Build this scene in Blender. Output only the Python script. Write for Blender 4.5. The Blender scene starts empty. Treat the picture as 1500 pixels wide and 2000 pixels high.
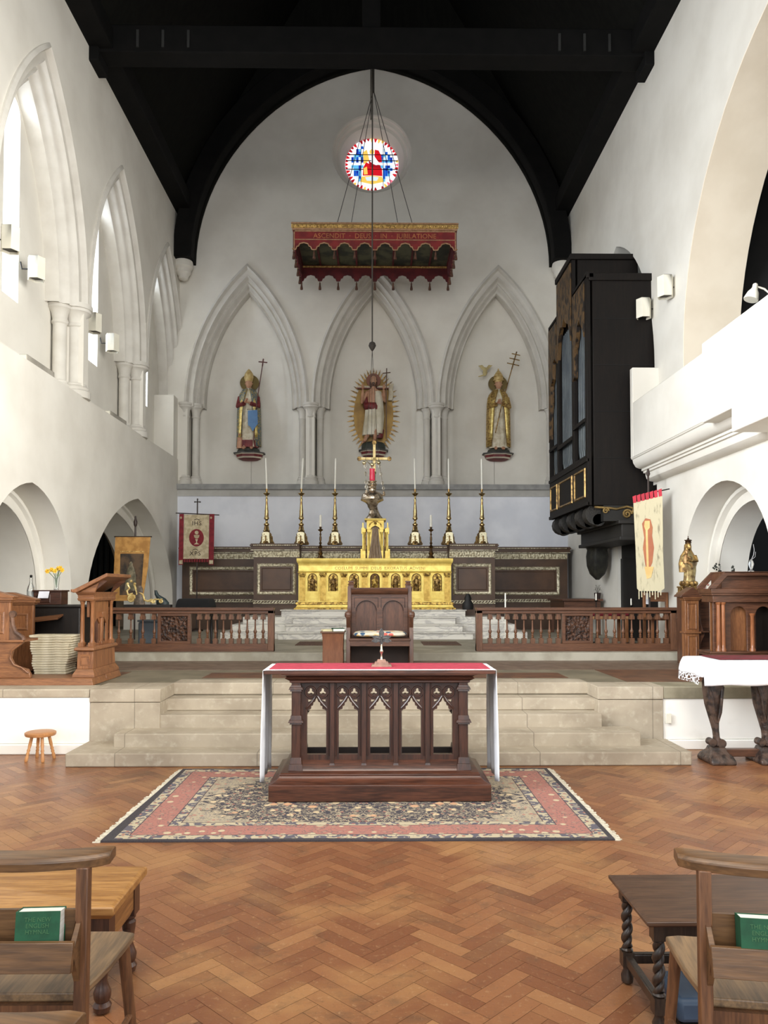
import bpy, bmesh, math, random
from mathutils import Vector, Matrix
from mathutils.geometry import tessellate_polygon
random.seed(7)
pi = math.pi
S = bpy.context.scene
COL = S.collection

# ------------------------------------------------------------------ camera
cam_d = bpy.data.cameras.new('camera'); cam = bpy.data.objects.new('camera', cam_d); COL.objects.link(cam)
yaw, pit = math.radians(0.726), math.radians(1.8)
F = Vector((math.sin(yaw)*math.cos(pit), math.cos(yaw)*math.cos(pit), math.sin(pit)))
R = Vector((math.cos(yaw), -math.sin(yaw), 0)); U = R.cross(F)
M = Matrix((R, U, -F)).transposed().to_4x4(); M.translation = Vector((0, 0, 1.65))
cam.matrix_world = M
cam_d.sensor_width = 36; cam_d.sensor_fit = 'AUTO'; cam_d.lens = 27.0
cam_d.shift_y = 103/2000; cam_d.clip_start = 0.05; cam_d.clip_end = 200
S.camera = cam

# ------------------------------------------------------------------ exposure, world, daylight and added floor fill
S.view_settings.view_transform = 'Standard'; S.view_settings.look = 'None'
S.view_settings.gamma = 1.0; S.view_settings.use_curve_mapping = False
S.view_settings.exposure = 0.0
w = bpy.data.worlds.new('sky'); S.world = w; w.use_nodes = True
bg = w.node_tree.nodes['Background']; bg.inputs[0].default_value = (0.86, 0.93, 1.0, 1); bg.inputs[1].default_value = 1.15
def area(name, loc, target, sx, sy, power, col, spread=180):
    d = bpy.data.lights.new(name, 'AREA'); d.shape = 'RECTANGLE'; d.size = sx; d.size_y = sy; d.energy = power; d.color = col; d.spread = math.radians(spread)
    o = bpy.data.objects.new(name, d); COL.objects.link(o); o.location = loc
    o.rotation_euler = (Vector(target)-Vector(loc)).to_track_quat('-Z', 'Y').to_euler(); return o
area('nave_west_window_light', (0, -9, 4.5), (0, 12, 3.0), 7, 6, 600, (1.0, 0.99, 0.98))
area('nave_clerestory_light', (-4.2, 3.6, 4.6), (4.5, 8.0, 4.4), 3, 4, 360, (0.92, 0.96, 1.0), 84)
area('nave_south_window_light', (4.2, 3.6, 4.2), (-4.5, 7.8, 4.4), 3, 4, 370, (1.0, 0.98, 0.93), 78)
area('nave_floor_fill', (0, 1.0, 8.0), (0, 3.4, 0), 5, 3, 580, (1.0, 0.95, 0.86))  # added unseen fill lamp that brightens the front of the floor

# ------------------------------------------------------------------ materials
def lin(c):
    return tuple(((x/255)/12.92 if x/255 <= 0.04045 else ((x/255+0.055)/1.055)**2.4) for x in c)+(1,)
class NT:
    def __init__(s, name):
        s.m = bpy.data.materials.new(name); s.m.use_nodes = True; s.t = s.m.node_tree
        s.b = s.t.nodes['Principled BSDF']; s.tc = s.t.nodes.new('ShaderNodeTexCoord')
    def n(s, typ, **kw):
        o = s.t.nodes.new(typ)
        for k, v in kw.items(): setattr(o, k, v)
        return o
    def put(s, sock, v):
        if isinstance(v, bpy.types.NodeSocket): s.t.links.new(v, sock)
        elif isinstance(v, (tuple, list)) and len(v) == 3 and sock.type == 'RGBA': sock.default_value = tuple(v)+(1,)
        else: sock.default_value = v
    def math(s, op, a, b=0.0, c=0.0):
        o = s.n('ShaderNodeMath', operation=op); s.put(o.inputs[0], a); s.put(o.inputs[1], b); s.put(o.inputs[2], c); return o.outputs[0]
    def mix(s, f, a, b):
        o = s.n('ShaderNodeMix', data_type='RGBA'); s.put(o.inputs[0], f); s.put(o.inputs[6], a); s.put(o.inputs[7], b); return o.outputs[2]
    def ss(s, v, lo, hi):
        o = s.n('ShaderNodeMapRange', interpolation_type='SMOOTHSTEP'); s.put(o.inputs[0], v); o.inputs[1].default_value = lo; o.inputs[2].default_value = hi; return o.outputs[0]
    def map(s, scale=(1, 1, 1), src='Object', vec=None):
        o = s.n('ShaderNodeMapping'); s.t.links.new(vec or s.tc.outputs[src], o.inputs[0]); o.inputs[3].default_value = scale; return o.outputs[0]
    def noise(s, scale, vec=None, detail=3, rough=.55, dist=0.0):
        o = s.n('ShaderNodeTexNoise'); o.inputs['Scale'].default_value = scale; o.inputs['Detail'].default_value = detail
        o.inputs['Roughness'].default_value = rough; o.inputs['Distortion'].default_value = dist
        s.t.links.new(vec or s.tc.outputs['Object'], o.inputs[0]); return o.outputs[0]
    def voro(s, scale, vec=None, feature='F1', out=0):
        o = s.n('ShaderNodeTexVoronoi', feature=feature); o.inputs['Scale'].default_value = scale
        s.t.links.new(vec or s.tc.outputs['Object'], o.inputs[0]); return o.outputs[out]
    def xyz(s, vec=None):
        o = s.n('ShaderNodeSeparateXYZ'); s.t.links.new(vec or s.tc.outputs['Object'], o.inputs[0]); return o.outputs
    def vec(s, x, y, z=0.0):
        o = s.n('ShaderNodeCombineXYZ'); s.put(o.inputs[0], x); s.put(o.inputs[1], y); s.put(o.inputs[2], z); return o.outputs[0]
    def bump(s, h, strength=.3, dist=.01):
        o = s.n('ShaderNodeBump'); s.put(o.inputs['Height'], h); o.inputs['Strength'].default_value = strength; o.inputs['Distance'].default_value = dist
        s.t.links.new(o.outputs[0], s.b.inputs['Normal'])
    def set(s, col=None, rough=None, metal=None, **kw):
        if col is not None: s.put(s.b.inputs['Base Color'], col)
        if rough is not None: s.put(s.b.inputs['Roughness'], rough)
        if metal is not None: s.put(s.b.inputs['Metallic'], metal)
        for k, v in kw.items(): s.put(s.b.inputs[k.replace('_', ' ')], v)
        return s.m
MC = {}
def pm(name, c1, c2=None, rough=.6, metal=0.0, scale=3.0, bump=0.0, bscale=None, stretch=(1, 1, 1), lo=.35, hi=.65, detail=4):
    """mottled two-colour surface"""
    if name in MC: return MC[name]
    n = NT(name); c2 = c2 or tuple(x*.85 for x in c1)
    v = n.map(stretch)
    f = n.ss(n.noise(scale, v, detail), lo, hi)
    n.set(n.mix(f, lin(c1), lin(c2)), rough, metal)
    if bump: n.bump(n.noise(bscale or scale*6, v, 4), bump, .01)
    MC[name] = n.m; return n.m
def wood(name, c1, c2, rough=.42, axis=2, scale=9, bump=.12):
    if name in MC: return MC[name]
    n = NT(name); st = [7, 7, 7]; st[axis] = .6
    v = n.map(tuple(st)); a = n.noise(scale*.35, v, 5, .6, .8); b = n.noise(scale*2.2, v, 3)
    f = n.ss(n.math('MULTIPLY_ADD', b, .45, n.math('MULTIPLY', a, .6)), .34, .68)
    n.set(n.mix(f, lin(c1), lin(c2)), rough); n.bump(b, bump, .004); MC[name] = n.m; return n.m
def emi(name, col, strength):
    n = NT(name); n.set((0, 0, 0), .3); n.put(n.b.inputs['Emission Color'], lin(col)); n.b.inputs['Emission Strength'].default_value = strength; return n.m

PLASTER = pm('white_plaster', (228, 224, 214), (212, 207, 196), .85, scale=.9, bump=.10, bscale=5, lo=.3, hi=.75)
LIME = pm('bright_limewash', (246, 243, 235), (222, 217, 204), .85, scale=2.2, bump=.12, bscale=8, lo=.55, hi=.8)
STONEP = pm('painted_stone_moulding', (210, 206, 197), (196, 191, 181), .8, scale=3, bump=.08, lo=.3, hi=.8)
LEDGE = pm('grey_ledge_stone', (158, 157, 154), (136, 136, 134), .8, scale=4)
def stone_step():
    n = NT('worn_step_stone'); v = n.map((1, 1, 1)); a = n.noise(2.2, v, 5); b = n.noise(14, v, 4)
    c = n.mix(n.ss(a, .35, .7), lin((178, 165, 145)), lin((154, 141, 122)))
    c = n.mix(n.math('MULTIPLY', n.ss(b, .5, .8), .5), c, lin((205, 197, 178)))
    x = n.xyz()
    j = n.math('LESS_THAN', n.math('FRACT', n.math('MULTIPLY', n.math('ADD', x[0], 10.3), .76)), .006)
    c = n.mix(n.math('MULTIPLY', j, .6), c, lin((95, 88, 74)))
    n.set(c, .72); n.bump(b, .15, .01); return n.m
STEP = stone_step()
def marble():
    n = NT('grey_veined_marble'); a = n.noise(2.0, n.map((1, 1, 3)), 6, .6, 1.2)
    vein = n.math('ABSOLUTE', n.math('SUBTRACT', a, .5))
    c = n.mix(n.ss(vein, .0, .07), lin((198, 194, 188)), lin((232, 228, 218)))
    n.set(c, .35); return n.m
MARBLE = marble()
FLAG = pm('grey_green_flagstone', (132, 122, 101), (112, 104, 86), .55, scale=2.5)
TILE = pm('brown_tile_paving', (112, 76, 54), (88, 60, 44), .5, scale=5)
TILEG = pm('grey_brown_tile_band', (126, 106, 90), (104, 84, 70), .5, scale=6)
def oak(name, c1, c2, **k): return wood(name, c1, c2, **k)
DARKROOF = pm('black_stained_roof_boards', (21, 21, 17), (15, 15, 12), .85, scale=2, stretch=(6, 6, 1))
BEAM = pm('black_roof_timber', (17, 16, 15), (12, 12, 11), .8, scale=4)
OAKZ = wood('warm_oak_vertical', (152, 102, 64), (106, 66, 40), .4, 2)
OAKX = wood('warm_oak_horizontal', (148, 100, 64), (104, 66, 42), .4, 0)
OAKY = wood('warm_oak_along', (148, 100, 64), (104, 66, 42), .4, 1)
DOAKZ = wood('dark_oak_vertical', (106, 69, 49), (70, 44, 31), .38, 2)
DOAKX = wood('dark_oak_horizontal', (106, 69, 49), (68, 43, 30), .38, 0)
MAHX = wood('altar_mahogany_horizontal', (92, 54, 38), (50, 28, 20), .32, 0, 6)
MAHZ = wood('altar_mahogany_vertical', (72, 42, 30), (40, 24, 18), .32, 2, 6)
REDOAK = wood('chancel_rail_oak', (112, 74, 51), (82, 52, 35), .4, 0)
REDOAKZ = wood('chancel_rail_oak_vertical', (124, 84, 58), (84, 54, 37), .4, 2)
RERE = pm('brown_painted_panel', (88, 64, 46), (74, 53, 38), .45, scale=3)
REREP = pm('brown_panel_field', (94, 66, 46), (78, 54, 38), .4, scale=3)
SILVERGILT = pm('silver_gilt_carving', (226, 218, 190), (150, 138, 110), .42, .25, scale=26, bump=.6, bscale=38, lo=.42, hi=.6)
GOLD = pm('bright_gilding', (250, 224, 122), (232, 200, 98), .36, .35, scale=8, bump=.12, bscale=30)
GOLDP = pm('mid_gilding', (226, 190, 96), (196, 158, 70), .36, .45, scale=14)
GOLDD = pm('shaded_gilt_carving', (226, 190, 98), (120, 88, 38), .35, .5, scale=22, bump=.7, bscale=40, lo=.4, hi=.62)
OLDGOLD = pm('old_gilding', (166, 134, 78), (88, 64, 34), .42, .6, scale=18, bump=.5, bscale=30, lo=.4, hi=.65)
BRASS = pm('polished_brass', (206, 182, 128), (150, 114, 70), .24, .9, scale=14, lo=.4, hi=.7)
BASEPL = pm('pale_gilt_foot_plate', (240, 232, 196), (170, 150, 100), .35, .4, scale=30, bump=.5, bscale=60, lo=.5, hi=.68)
SILVER = pm('tarnished_silver', (205, 190, 168), (120, 100, 78), .25, .9, scale=16, bump=.3, bscale=40, lo=.4, hi=.7)
WHITEC = pm('white_linen', (240, 240, 242), (228, 229, 234), .8, scale=5)
REDC = pm('crimson_cloth', (176, 52, 72), (158, 42, 60), .85, scale=20)
DREDC = pm('dark_red_cloth', (112, 22, 34), (86, 14, 24), .85, scale=12)
WAX = pm('ivory_wax', (252, 250, 240), (246, 243, 228), .5)
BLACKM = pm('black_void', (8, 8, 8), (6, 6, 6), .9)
IRON = pm('black_iron', (34, 30, 26), (24, 22, 20), .5, .6)
DARKOAK = wood('organ_case_oak', (34, 26, 21), (22, 17, 14), .45, 2)
ORGANW = wood('organ_case_black_oak', (24, 18, 14), (14, 11, 9), .6, 2); ORGANW.node_tree.nodes['Principled BSDF'].inputs['Specular IOR Level'].default_value = .2
for m_ in (DARKROOF, BEAM): m_.node_tree.nodes['Principled BSDF'].inputs['Specular IOR Level'].default_value = .15
PIPE = pm('dull_grey_organ_pipe', (84, 90, 92), (66, 72, 76), .45, .4, scale=2)
FLESH = pm('painted_flesh', (196, 152, 122), (170, 122, 94), .6, scale=8)
CREAMR = pm('cream_painted_robe', (214, 206, 184), (186, 172, 144), .55, scale=10)
REDR = pm('dull_red_paint', (122, 44, 44), (96, 32, 34), .55, scale=8)
BLUEG = pm('blue_gold_brocade', (92, 112, 122), (178, 158, 104), .4, .4, scale=34, lo=.45, hi=.6)
GOLDBRO = pm('gold_brocade', (196, 166, 100), (120, 88, 46), .35, .55, scale=26, lo=.4, hi=.65)
GREENBK = pm('green_book_cloth', (26, 84, 54), (20, 70, 44), .7, scale=20)
PAPER = pm('white_page_edges', (244, 242, 232), (226, 222, 208), .8, scale=4, stretch=(1, 1, 60))
WHITEBOX = pm('cream_enamel', (232, 228, 212), (222, 217, 200), .5, scale=3)

# ------------------------------------------------------------------ mesh helpers
XZ = lambda u, v, d: (u, d, v)
YZ = lambda u, v, d: (d, u, v)
XY = lambda u, v, d: (u, v, d)
class MB:
    def __init__(s): s.v = []; s.f = []
    def add(s, vs, fs):
        k = len(s.v); s.v += [tuple(p) for p in vs]; s.f += [tuple(i+k for i in f) for f in fs]; return s
    def box(s, x0, x1, y0, y1, z0, z1):
        return s.hexa([(x0, y0, z0), (x1, y0, z0), (x1, y1, z0), (x0, y1, z0), (x0, y0, z1), (x1, y0, z1), (x1, y1, z1), (x0, y1, z1)])
    def hexa(s, p): return s.add(p, [(3, 2, 1, 0), (4, 5, 6, 7), (0, 1, 5, 4), (1, 2, 6, 5), (2, 3, 7, 6), (3, 0, 4, 7)])
    def frus(s, x0, x1, y0, y1, z0, z1, i):   # box whose top is inset by i
        return s.hexa([(x0, y0, z0), (x1, y0, z0), (x1, y1, z0), (x0, y1, z0), (x0+i, y0+i, z1), (x1-i, y0+i, z1), (x1-i, y1-i, z1), (x0+i, y1-i, z1)])
    def loft(s, rings, caps=True, closed=True):
        n = len(rings[0]); vs = [p for r in rings for p in r]; fs = []
        m = n if closed else n-1
        for i in range(len(rings)-1):
            for j in range(m):
                a = i*n+j; b = i*n+(j+1) % n; fs.append((a, b, b+n, a+n))
        if caps and closed: fs.append(tuple(range(n))[::-1]); fs.append(tuple(range((len(rings)-1)*n, len(rings)*n)))
        return s.add(vs, fs)
    def lathe(s, prof, c=(0, 0, 0), n=16, axis=2, sq=(1, 1), a0=0.0, a1=2*pi):
        full = abs(a1-a0-2*pi) < 1e-6; m = n if full else n+1; rings = []
        for r, z in prof:
            ring = []
            for j in range(m):
                a = a0+(a1-a0)*j/n; x, y = r*math.cos(a)*sq[0], r*math.sin(a)*sq[1]
                p = [(x, y, z), (z, x, y), (x, z, y)][[2, 0, 1].index(axis)]
                ring.append((c[0]+p[0], c[1]+p[1], c[2]+p[2]))
            rings.append(ring)
        return s.loft(rings, True, full)
    def tube(s, pts, r, n=8, closed=False, caps=True, flat=1.0):
        pts = [Vector(p) for p in pts]; m = len(pts); rings = []
        up = Vector((0, 0, 1))
        if abs((pts[1]-pts[0]).normalized().z) > .9: up = Vector((0, 1, 0))
        for i, p in enumerate(pts):
            a = pts[i-1] if (i or closed) else p; b = pts[(i+1) % m] if (i < m-1 or closed) else p
            t = (b-a).normalized(); q = t.cross(up)
            if q.length < 1e-4: q = t.cross(Vector((1, .1, 0)))
            q.normalize(); u = q.cross(t).normalized(); up = u
            rr = r[i] if isinstance(r, (list, tuple)) else r
            rings.append([p+q*(rr*math.cos(2*pi*j/n))+u*(rr*flat*math.sin(2*pi*j/n)) for j in range(n)])
        if closed: rings.append(rings[0]); caps = False
        return s.loft(rings, caps)
    def prism(s, loops, mp, d0, d1):
        if not isinstance(loops[0][0], (list, tuple, Vector)): loops = [loops]
        L = [[Vector((p[0], p[1], 0)) for p in l] for l in loops]
        flat = [p for l in L for p in l]; tr = tessellate_polygon(L); n = len(flat)
        vs = [mp(p.x, p.y, d0) for p in flat]+[mp(p.x, p.y, d1) for p in flat]
        fs = [t for t in tr]+[(c+n, b+n, a+n) for a, b, c in tr]; k = 0
        for l in L:
            m = len(l)
            for i in range(m): a, b = k+i, k+(i+1) % m; fs.append((a, b, b+n, a+n))
            k += m
        return s.add(vs, fs)
    def sweep(s, path, prof, mp=None, closed=False, up=None):
        """path: 2D points; prof: (u,d) u to the left of travel, d out of plane through mp"""
        m = len(path); rings = []; P = [Vector((p[0], p[1])) for p in path]
        for i, p in enumerate(P):
            a = P[i-1] if (i or closed) else None; b = P[(i+1) % m] if (i < m-1 or closed) else None
            ta = (p-a).normalized() if a is not None else (b-p).normalized(); tb = (b-p).normalized() if b is not None else ta
            t = (ta+tb).normalized(); nrm = Vector((-t.y, t.x)); k = 1/max(.3, t.dot(ta))
            rings.append([mp(p.x+nrm.x*u*k, p.y+nrm.y*u*k, d) for u, d in prof])
        if closed: rings.append(rings[0])
        return s.loft(rings, not closed, True)
    def ball(s, c, r, n=10, sq=(1, 1, 1)):
        rings = []
        for i in range(n//2+1):
            th = pi*(i+.02)/(n//2+.04)
            rings.append([(c[0]+r*sq[0]*math.sin(th)*math.cos(2*pi*j/n), c[1]+r*sq[1]*math.sin(th)*math.sin(2*pi*j/n), c[2]-r*sq[2]*math.cos(th)) for j in range(n)])
        return s.loft(rings)
    def xf(s, mat):
        s.v = [tuple(mat @ Vector(p)) for p in s.v]; return s
    def build(s, name, mat, parent=None, bevel=0, ang=38):
        me = bpy.data.meshes.new(name); me.from_pydata(s.v, [], s.f)
        bm = bmesh.new(); bm.from_mesh(me); bmesh.ops.remove_doubles(bm, verts=bm.verts, dist=1e-5)
        bmesh.ops.recalc_face_normals(bm, faces=bm.faces); bm.to_mesh(me); bm.free()
        me.materials.append(mat)
        me.polygons.foreach_set('use_smooth', [True]*len(me.polygons)); me.set_sharp_from_angle(angle=math.radians(ang))
        o = bpy.data.objects.new(name, me); COL.objects.link(o)
        if parent: o.parent = parent
        if bevel:
            b = o.modifiers.new('bevel', 'BEVEL'); b.width = bevel; b.segments = 2; b.limit_method = 'ANGLE'; b.harden_normals = False
        return o
def tag(o, label, cat, group=None):
    o['label'] = label; o['category'] = cat
    if group: o['group'] = group
    return o
def thing(name, label, cat, loc=(0, 0, 0), rz=0.0, group=None):
    o = bpy.data.objects.new(name, None); o.empty_display_size = .1; COL.objects.link(o); o.location = loc; o.rotation_euler = (0, 0, rz)
    return tag(o, label, cat, group)
def struct(o): o['kind'] = 'structure'; return o
def dup(root, loc=None, rz=None, label=None, group=None):
    def cp(o, par):
        c = o.copy(); COL.objects.link(c); c.parent = par
        for ch in kids.get(o, []): cp(ch, c)
        return c
    kids = {}
    for o in list(COL.objects):
        if o.parent: kids.setdefault(o.parent, []).append(o)
    r = cp(root, None)
    if loc is not None: r.location = loc
    if rz is not None: r.rotation_euler = (0, 0, rz)
    if label: r['label'] = label
    if group: r['group'] = group
    return r
def text(body, size, mp, mat, parent, name='lettering', depth=.003, at=(0, 0, 0), align='CENTER', sx=1.0, space=1.0):
    c = bpy.data.curves.new('t', 'FONT'); c.body = body; c.size = size; c.extrude = depth; c.align_x = align; c.resolution_u = 2; c.space_character = space
    o = bpy.data.objects.new('t', c); me = bpy.data.meshes.new_from_object(o)
    me.name = name
    for v in me.vertices:
        x, y, z = v.co; p = mp(x*sx, y, z); v.co = (p[0]+at[0], p[1]+at[1], p[2]+at[2])
    me.materials.clear(); me.materials.append(mat)
    bpy.data.objects.remove(o); q = bpy.data.objects.new(name, me); COL.objects.link(q)
    if parent: q.parent = parent
    return q
def lancet(c, zs, a, h, ins=0.0, n=14, down=None):
    """pointed arch outline from the right foot over the apex to the left foot, inset by ins"""
    Rr = (a*a+h*h)/(2*a); r = Rr-ins; pts = []
    th = math.acos(max(-1, min(1, (Rr-a)/r)))
    for i in range(n+1):
        t = th*i/n; pts.append((c+a-Rr+r*math.cos(t), zs+r*math.sin(t)))
    pts += [(2*c-x, z) for x, z in pts[:-1][::-1]]
    if down is not None: pts = [(pts[0][0], down)]+pts+[(pts[-1][0], down)]
    return pts
def lowarch(c, zs, a, h, ins=0.0, n=16, k=.2, down=None):
    A = a-ins; H = h-ins; pts = []
    for i in range(2*n+1):
        t = pi*i/(2*n); x = math.cos(t); z = (1-k)*math.sin(t)+k*(1-abs(x)); pts.append((c+A*x, zs+H*z))
    if down is not None: pts = [(pts[0][0], down)]+pts+[(pts[-1][0], down)]
    return pts
def strip(prof_fn, prof, mp):
    """loft arch outlines: prof = (inset, depth) pairs"""
    m = MB(); m.loft([[mp(x, z, d) for x, z in prof_fn(u)] for u, d in prof], False, False); return m
# ------------------------------------------------------------------ the setting: floors and steps
def parquet():
    n = NT('herringbone_parquet')
    at = n.n('ShaderNodeAttribute', attribute_name='block'); sx = n.n('ShaderNodeSeparateColor'); n.t.links.new(at.outputs['Color'], sx.inputs[0])
    tone, hue, grain = sx.outputs
    big = n.noise(.9, n.map((1, 1.3, 1)), 4, .6); fine = n.noise(34, n.map((1, 1, 1)), 4, .7); mid = n.noise(5, None, 5, .65)
    c = n.mix(n.ss(tone, .0, 1.0), lin((146, 98, 64)), lin((124, 78, 51)))
    c = n.mix(n.math('MULTIPLY', n.math('GREATER_THAN', hue, .9), .45), c, lin((92, 60, 42)))
    c = n.mix(n.math('MULTIPLY', n.math('LESS_THAN', hue, .10), .35), c, lin((176, 130, 86)))
    c = n.mix(n.math('MULTIPLY', n.ss(big, .46, .64), .55), c, lin((172, 128, 82)))
    c = n.mix(n.math('MULTIPLY', n.ss(n.noise(2.6, n.map((1, 2, 1)), 5, .7), .54, .72), .5), c, lin((92, 70, 52)))
    c = n.mix(n.math('MULTIPLY', n.ss(mid, .54, .74), .55), c, lin((98, 74, 54)))
    c = n.mix(n.math('MULTIPLY', n.ss(fine, .54, .76), .5), c, lin((188, 150, 108)))
    c = n.mix(n.math('MULTIPLY', n.ss(n.noise(60, n.map((1, 1, 1)), 5, .7), .56, .72), .4), c, lin((84, 58, 42)))
    n.set(c, n.math('MULTIPLY_ADD', fine, .25, .24)); n.bump(n.math('ADD', fine, n.math('MULTIPLY', tone, .6)), .12, .004)
    return n.m
def build_parquet():
    L, W = .315, .079; vs = []; fs = []; cols = []
    ca = math.cos(pi/4)
    rnd = random.Random(3)
    N = int(L/W+.5)
    for i in range(-150, 151):
        for j in range(-24, 25):
            # classic herringbone lattice turned by 45 degrees
            for k in (0, 1):
                if k == 0: x0, y0, dx, dy = i*W+j*2*L*0+j*L, i*W-j*L, L, W
                else: x0, y0, dx, dy = i*W+j*L+L, i*W-j*L+W-L, W, L
                cx, cy = x0+dx/2, y0+dy/2
                X = (cx-cy)*ca; Y = (cx+cy)*ca+4.0
                if abs(X) > 6.2 or Y < 1.2 or Y > 7.95: continue
                e = .0008; q = [(x0+e, y0+e), (x0+dx-e, y0+e), (x0+dx-e, y0+dy-e), (x0+e, y0+dy-e)]
                b = len(vs)
                for a, c in q: vs.append(((a-c)*ca, (a+c)*ca+4.0, 0))
                fs.append((b, b+1, b+2, b+3)); col = (rnd.random(), rnd.random(), rnd.random(), 1); cols += [col]*4
    me = bpy.data.meshes.new('floor'); me.from_pydata(vs, [], fs)
    ca_ = me.color_attributes.new('block', 'FLOAT_COLOR', 'CORNER'); ca_.data.foreach_set('color', [x for c in cols for x in c])
    me.materials.append(parquet()); o = bpy.data.objects.new('floor', me); COL.objects.link(o)
    b = struct(MB().box(-9.5, 9.5, -8, 8.3, -.3, -.002).build('floor_bed', pm('dark_floor_bed', (70, 44, 30), rough=.6)))
    return struct(o)
build_parquet()
struct(MB().prism([(-9, 7.83), (-2.16, 7.83), (-2.16, 8.3), (2.31, 8.3), (2.31, 7.96), (9, 7.96), (9, 10.8), (-9, 10.8)], XY, 0, .64).build('floor_chancel', FLAG))
for nm, (x0, x1, y0, y1, z1) in {'a': (-2.86, 2.97, 7.19, 7.83, .128), 'b': (-2.51, 2.59, 7.47, 7.83, .255), 'c': (-2.16, 2.31, 7.79, 8.3, .383), 'd': (-2.16, 2.31, 8.05, 8.3, .51), 'e': (-2.16, 2.31, 8.29, 8.62, .644)}.items():
    struct(MB().box(x0, x1, y0, y1, z1-.128 if nm in 'de' else 0, z1).build('trim_stone_step', STEP, bevel=.012))
struct(MB().box(-2.845, -2.15, 7.77, 8.3, .0, .51).box(-2.85, -2.145, 7.765, 8.3, .515, .645).build('trim_stair_flank_left', STEP, bevel=.006))
struct(MB().box(2.30, 2.97, 7.90, 8.3, .0, .51).box(2.295, 2.975, 7.895, 8.3, .515, .645).build('trim_stair_flank_right', STEP, bevel=.006))
struct(MB().box(-9, -2.85, 7.78, 7.85, .1, .56).box(-9, -2.86, 7.74, 7.85, 0, .1).build('wall_platform_left', LIME, bevel=.01))
struct(MB().box(-9, -2.855, 7.77, 8.1, .56, .645).build('trim_platform_coping_left', STEP, bevel=.01))
struct(MB().box(2.975, 9, 7.92, 8.0, .1, .52).box(2.975, 9, 7.90, 8.0, 0, .1).build('wall_platform_right', LIME, bevel=.01))
struct(MB().box(2.975, 9, 7.9, 8.3, .52, .645).build('trim_platform_coping_right', pm('weathered_coping', (150, 142, 120), (128, 120, 98), .8, scale=5), bevel=.01))
for x0, x1, y0, y1 in [(-1.95, .2, 8.75, 9.3), (.3, 2.2, 8.72, 9.25), (2.75, 6, 8.35, 9.6), (-6, -2.95, 8.4, 9.4)]:
    struct(MB().box(x0, x1, y0, y1, .63, .643).build('trim_brown_tile_panel', TILE))
struct(MB().box(-9, 9, 9.6, 10.8, .63, .644).build('trim_tile_band', TILEG))
struct(MB().box(-9, 9, 10.79, 20, .63, .757).build('floor_sanctuary', pm('pale_sanctuary_stone', (176, 170, 154), (150, 143, 126), .6, scale=3, bump=.05), bevel=.01))
for k, (xl, xr) in enumerate([(-1.70, 1.75), (-1.6, 1.6), (-1.5, 1.5), (-1.75, 1.72)]):
    struct(MB().box(xl, xr, 13.6+.3*k, 15.6, .757+.125*k-.01, .757+.125*(k+1)-.02).box(xl-.02, xr+.02, 13.565+.3*k, 15.6, .757+.125*(k+1)-.02, .757+.125*(k+1)).build('trim_marble_step', MARBLE, bevel=.004))
for k in range(3):
    struct(MB().box(-2.75+.15*k, 2.75-.15*k, 13.78+.3*k, 15.5, .757+.125*k-.01, .757+.125*(k+1)-.006).build('trim_marble_return', MARBLE, bevel=.004))

# ------------------------------------------------------------------ east wall
XL, XR, YE = -4.5, 4.452, 17.6
NCH = [-2.94, -.02, 2.88]
def circ(cx, cy, r, n=40): return [(cx+r*math.cos(2*pi*i/n), cy+r*math.sin(2*pi*i/n)) for i in range(n)]
loops = [[(-5.4, .5), (5.4, .5), (5.4, 10.5), (0, 19), (-5.4, 10.5)]]+[lancet(c, 5.93, 1.36, 3.15, 0, 14, 4.0) for c in NCH]+[circ(-.06, 11.79, .93)]
struct(MB().prism(loops, XZ, YE, 18.35).build('wall_east', PLASTER))
MOLD = [(-.07, .0), (-.07, -.03), (-.02, -.055), (.0, -.02), (.02, .03), (.09, .05), (.12, .03), (.145, .06), (.15, .13), (.19, .16), (.22, .13), (.25, .16), (.26, .24), (.30, .27), (.33, .25), (.345, .30), (.345, .46)]
def east(c, down, prof, mat, name):
    o = strip(lambda u: lancet(c, 5.93, 1.36, 3.15, u, 14, down), prof, lambda x, z, d: (x, YE+d, z)).build(name, mat, ang=50); return struct(o)
for c in NCH:
    east(c, 5.86, MOLD, STONEP, 'trim_niche_arch')
    east(c, 4.0, [(0.02, .40), (.30, .42), (.36, .50), (.5, .60), (.75, .68), (1.0, .71), (1.2, .72), (1.355, .72)], PLASTER, 'wall_niche')
struct(MB().box(-5, 5, 18.36, 18.45, 3.9, 9.5).build('wall_east_backing', PLASTER))
def column(name, parts, z0, z1, zc, mat=STONEP):
    m = MB()
    for x, y, r in parts:
        m.lathe([(r*1.75, z0), (r*1.75, z0+.10), (r*1.5, z0+.13), (r*1.6, z0+.16), (r*1.25, z0+.20), (r*1.3, z0+.225), (r, z0+.24), (r, zc-.06), (r*1.2, zc-.04), (r*1.15, zc-.01), (r*1.05, zc+.01), (r*1.25, zc+.12), (r*1.6, zc+.17), (r*1.75, zc+.18), (r*1.75, zc+.22), (r*1.9, zc+.23), (r*1.9, z1)], (x, y, 0), 18)
    return struct(m.build(name, mat))
for xc in (-1.47, 1.44, 4.33):
    column('trim_niche_column', [(xc, YE+.10, .105), (xc-.21, YE+.27, .075), (xc+.20, YE+.27, .075)], 4.03, 5.94, 5.66)
column('trim_niche_column', [(-4.37, YE+.10, .09), (-4.15, YE+.22, .085)], 4.03, 5.94, 5.66)
struct(MB().box(-4.6, 4.6, 17.57, 17.62, .74, 3.8).build('wall_east_dado', pm('cool_white_dado_paint', (238, 240, 246), (222, 225, 233), .7, scale=1.1)))
struct(MB().box(-5, 5, 17.47, 18.3, 3.92, 4.04).build('trim_ledge_east', LEDGE))
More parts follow.
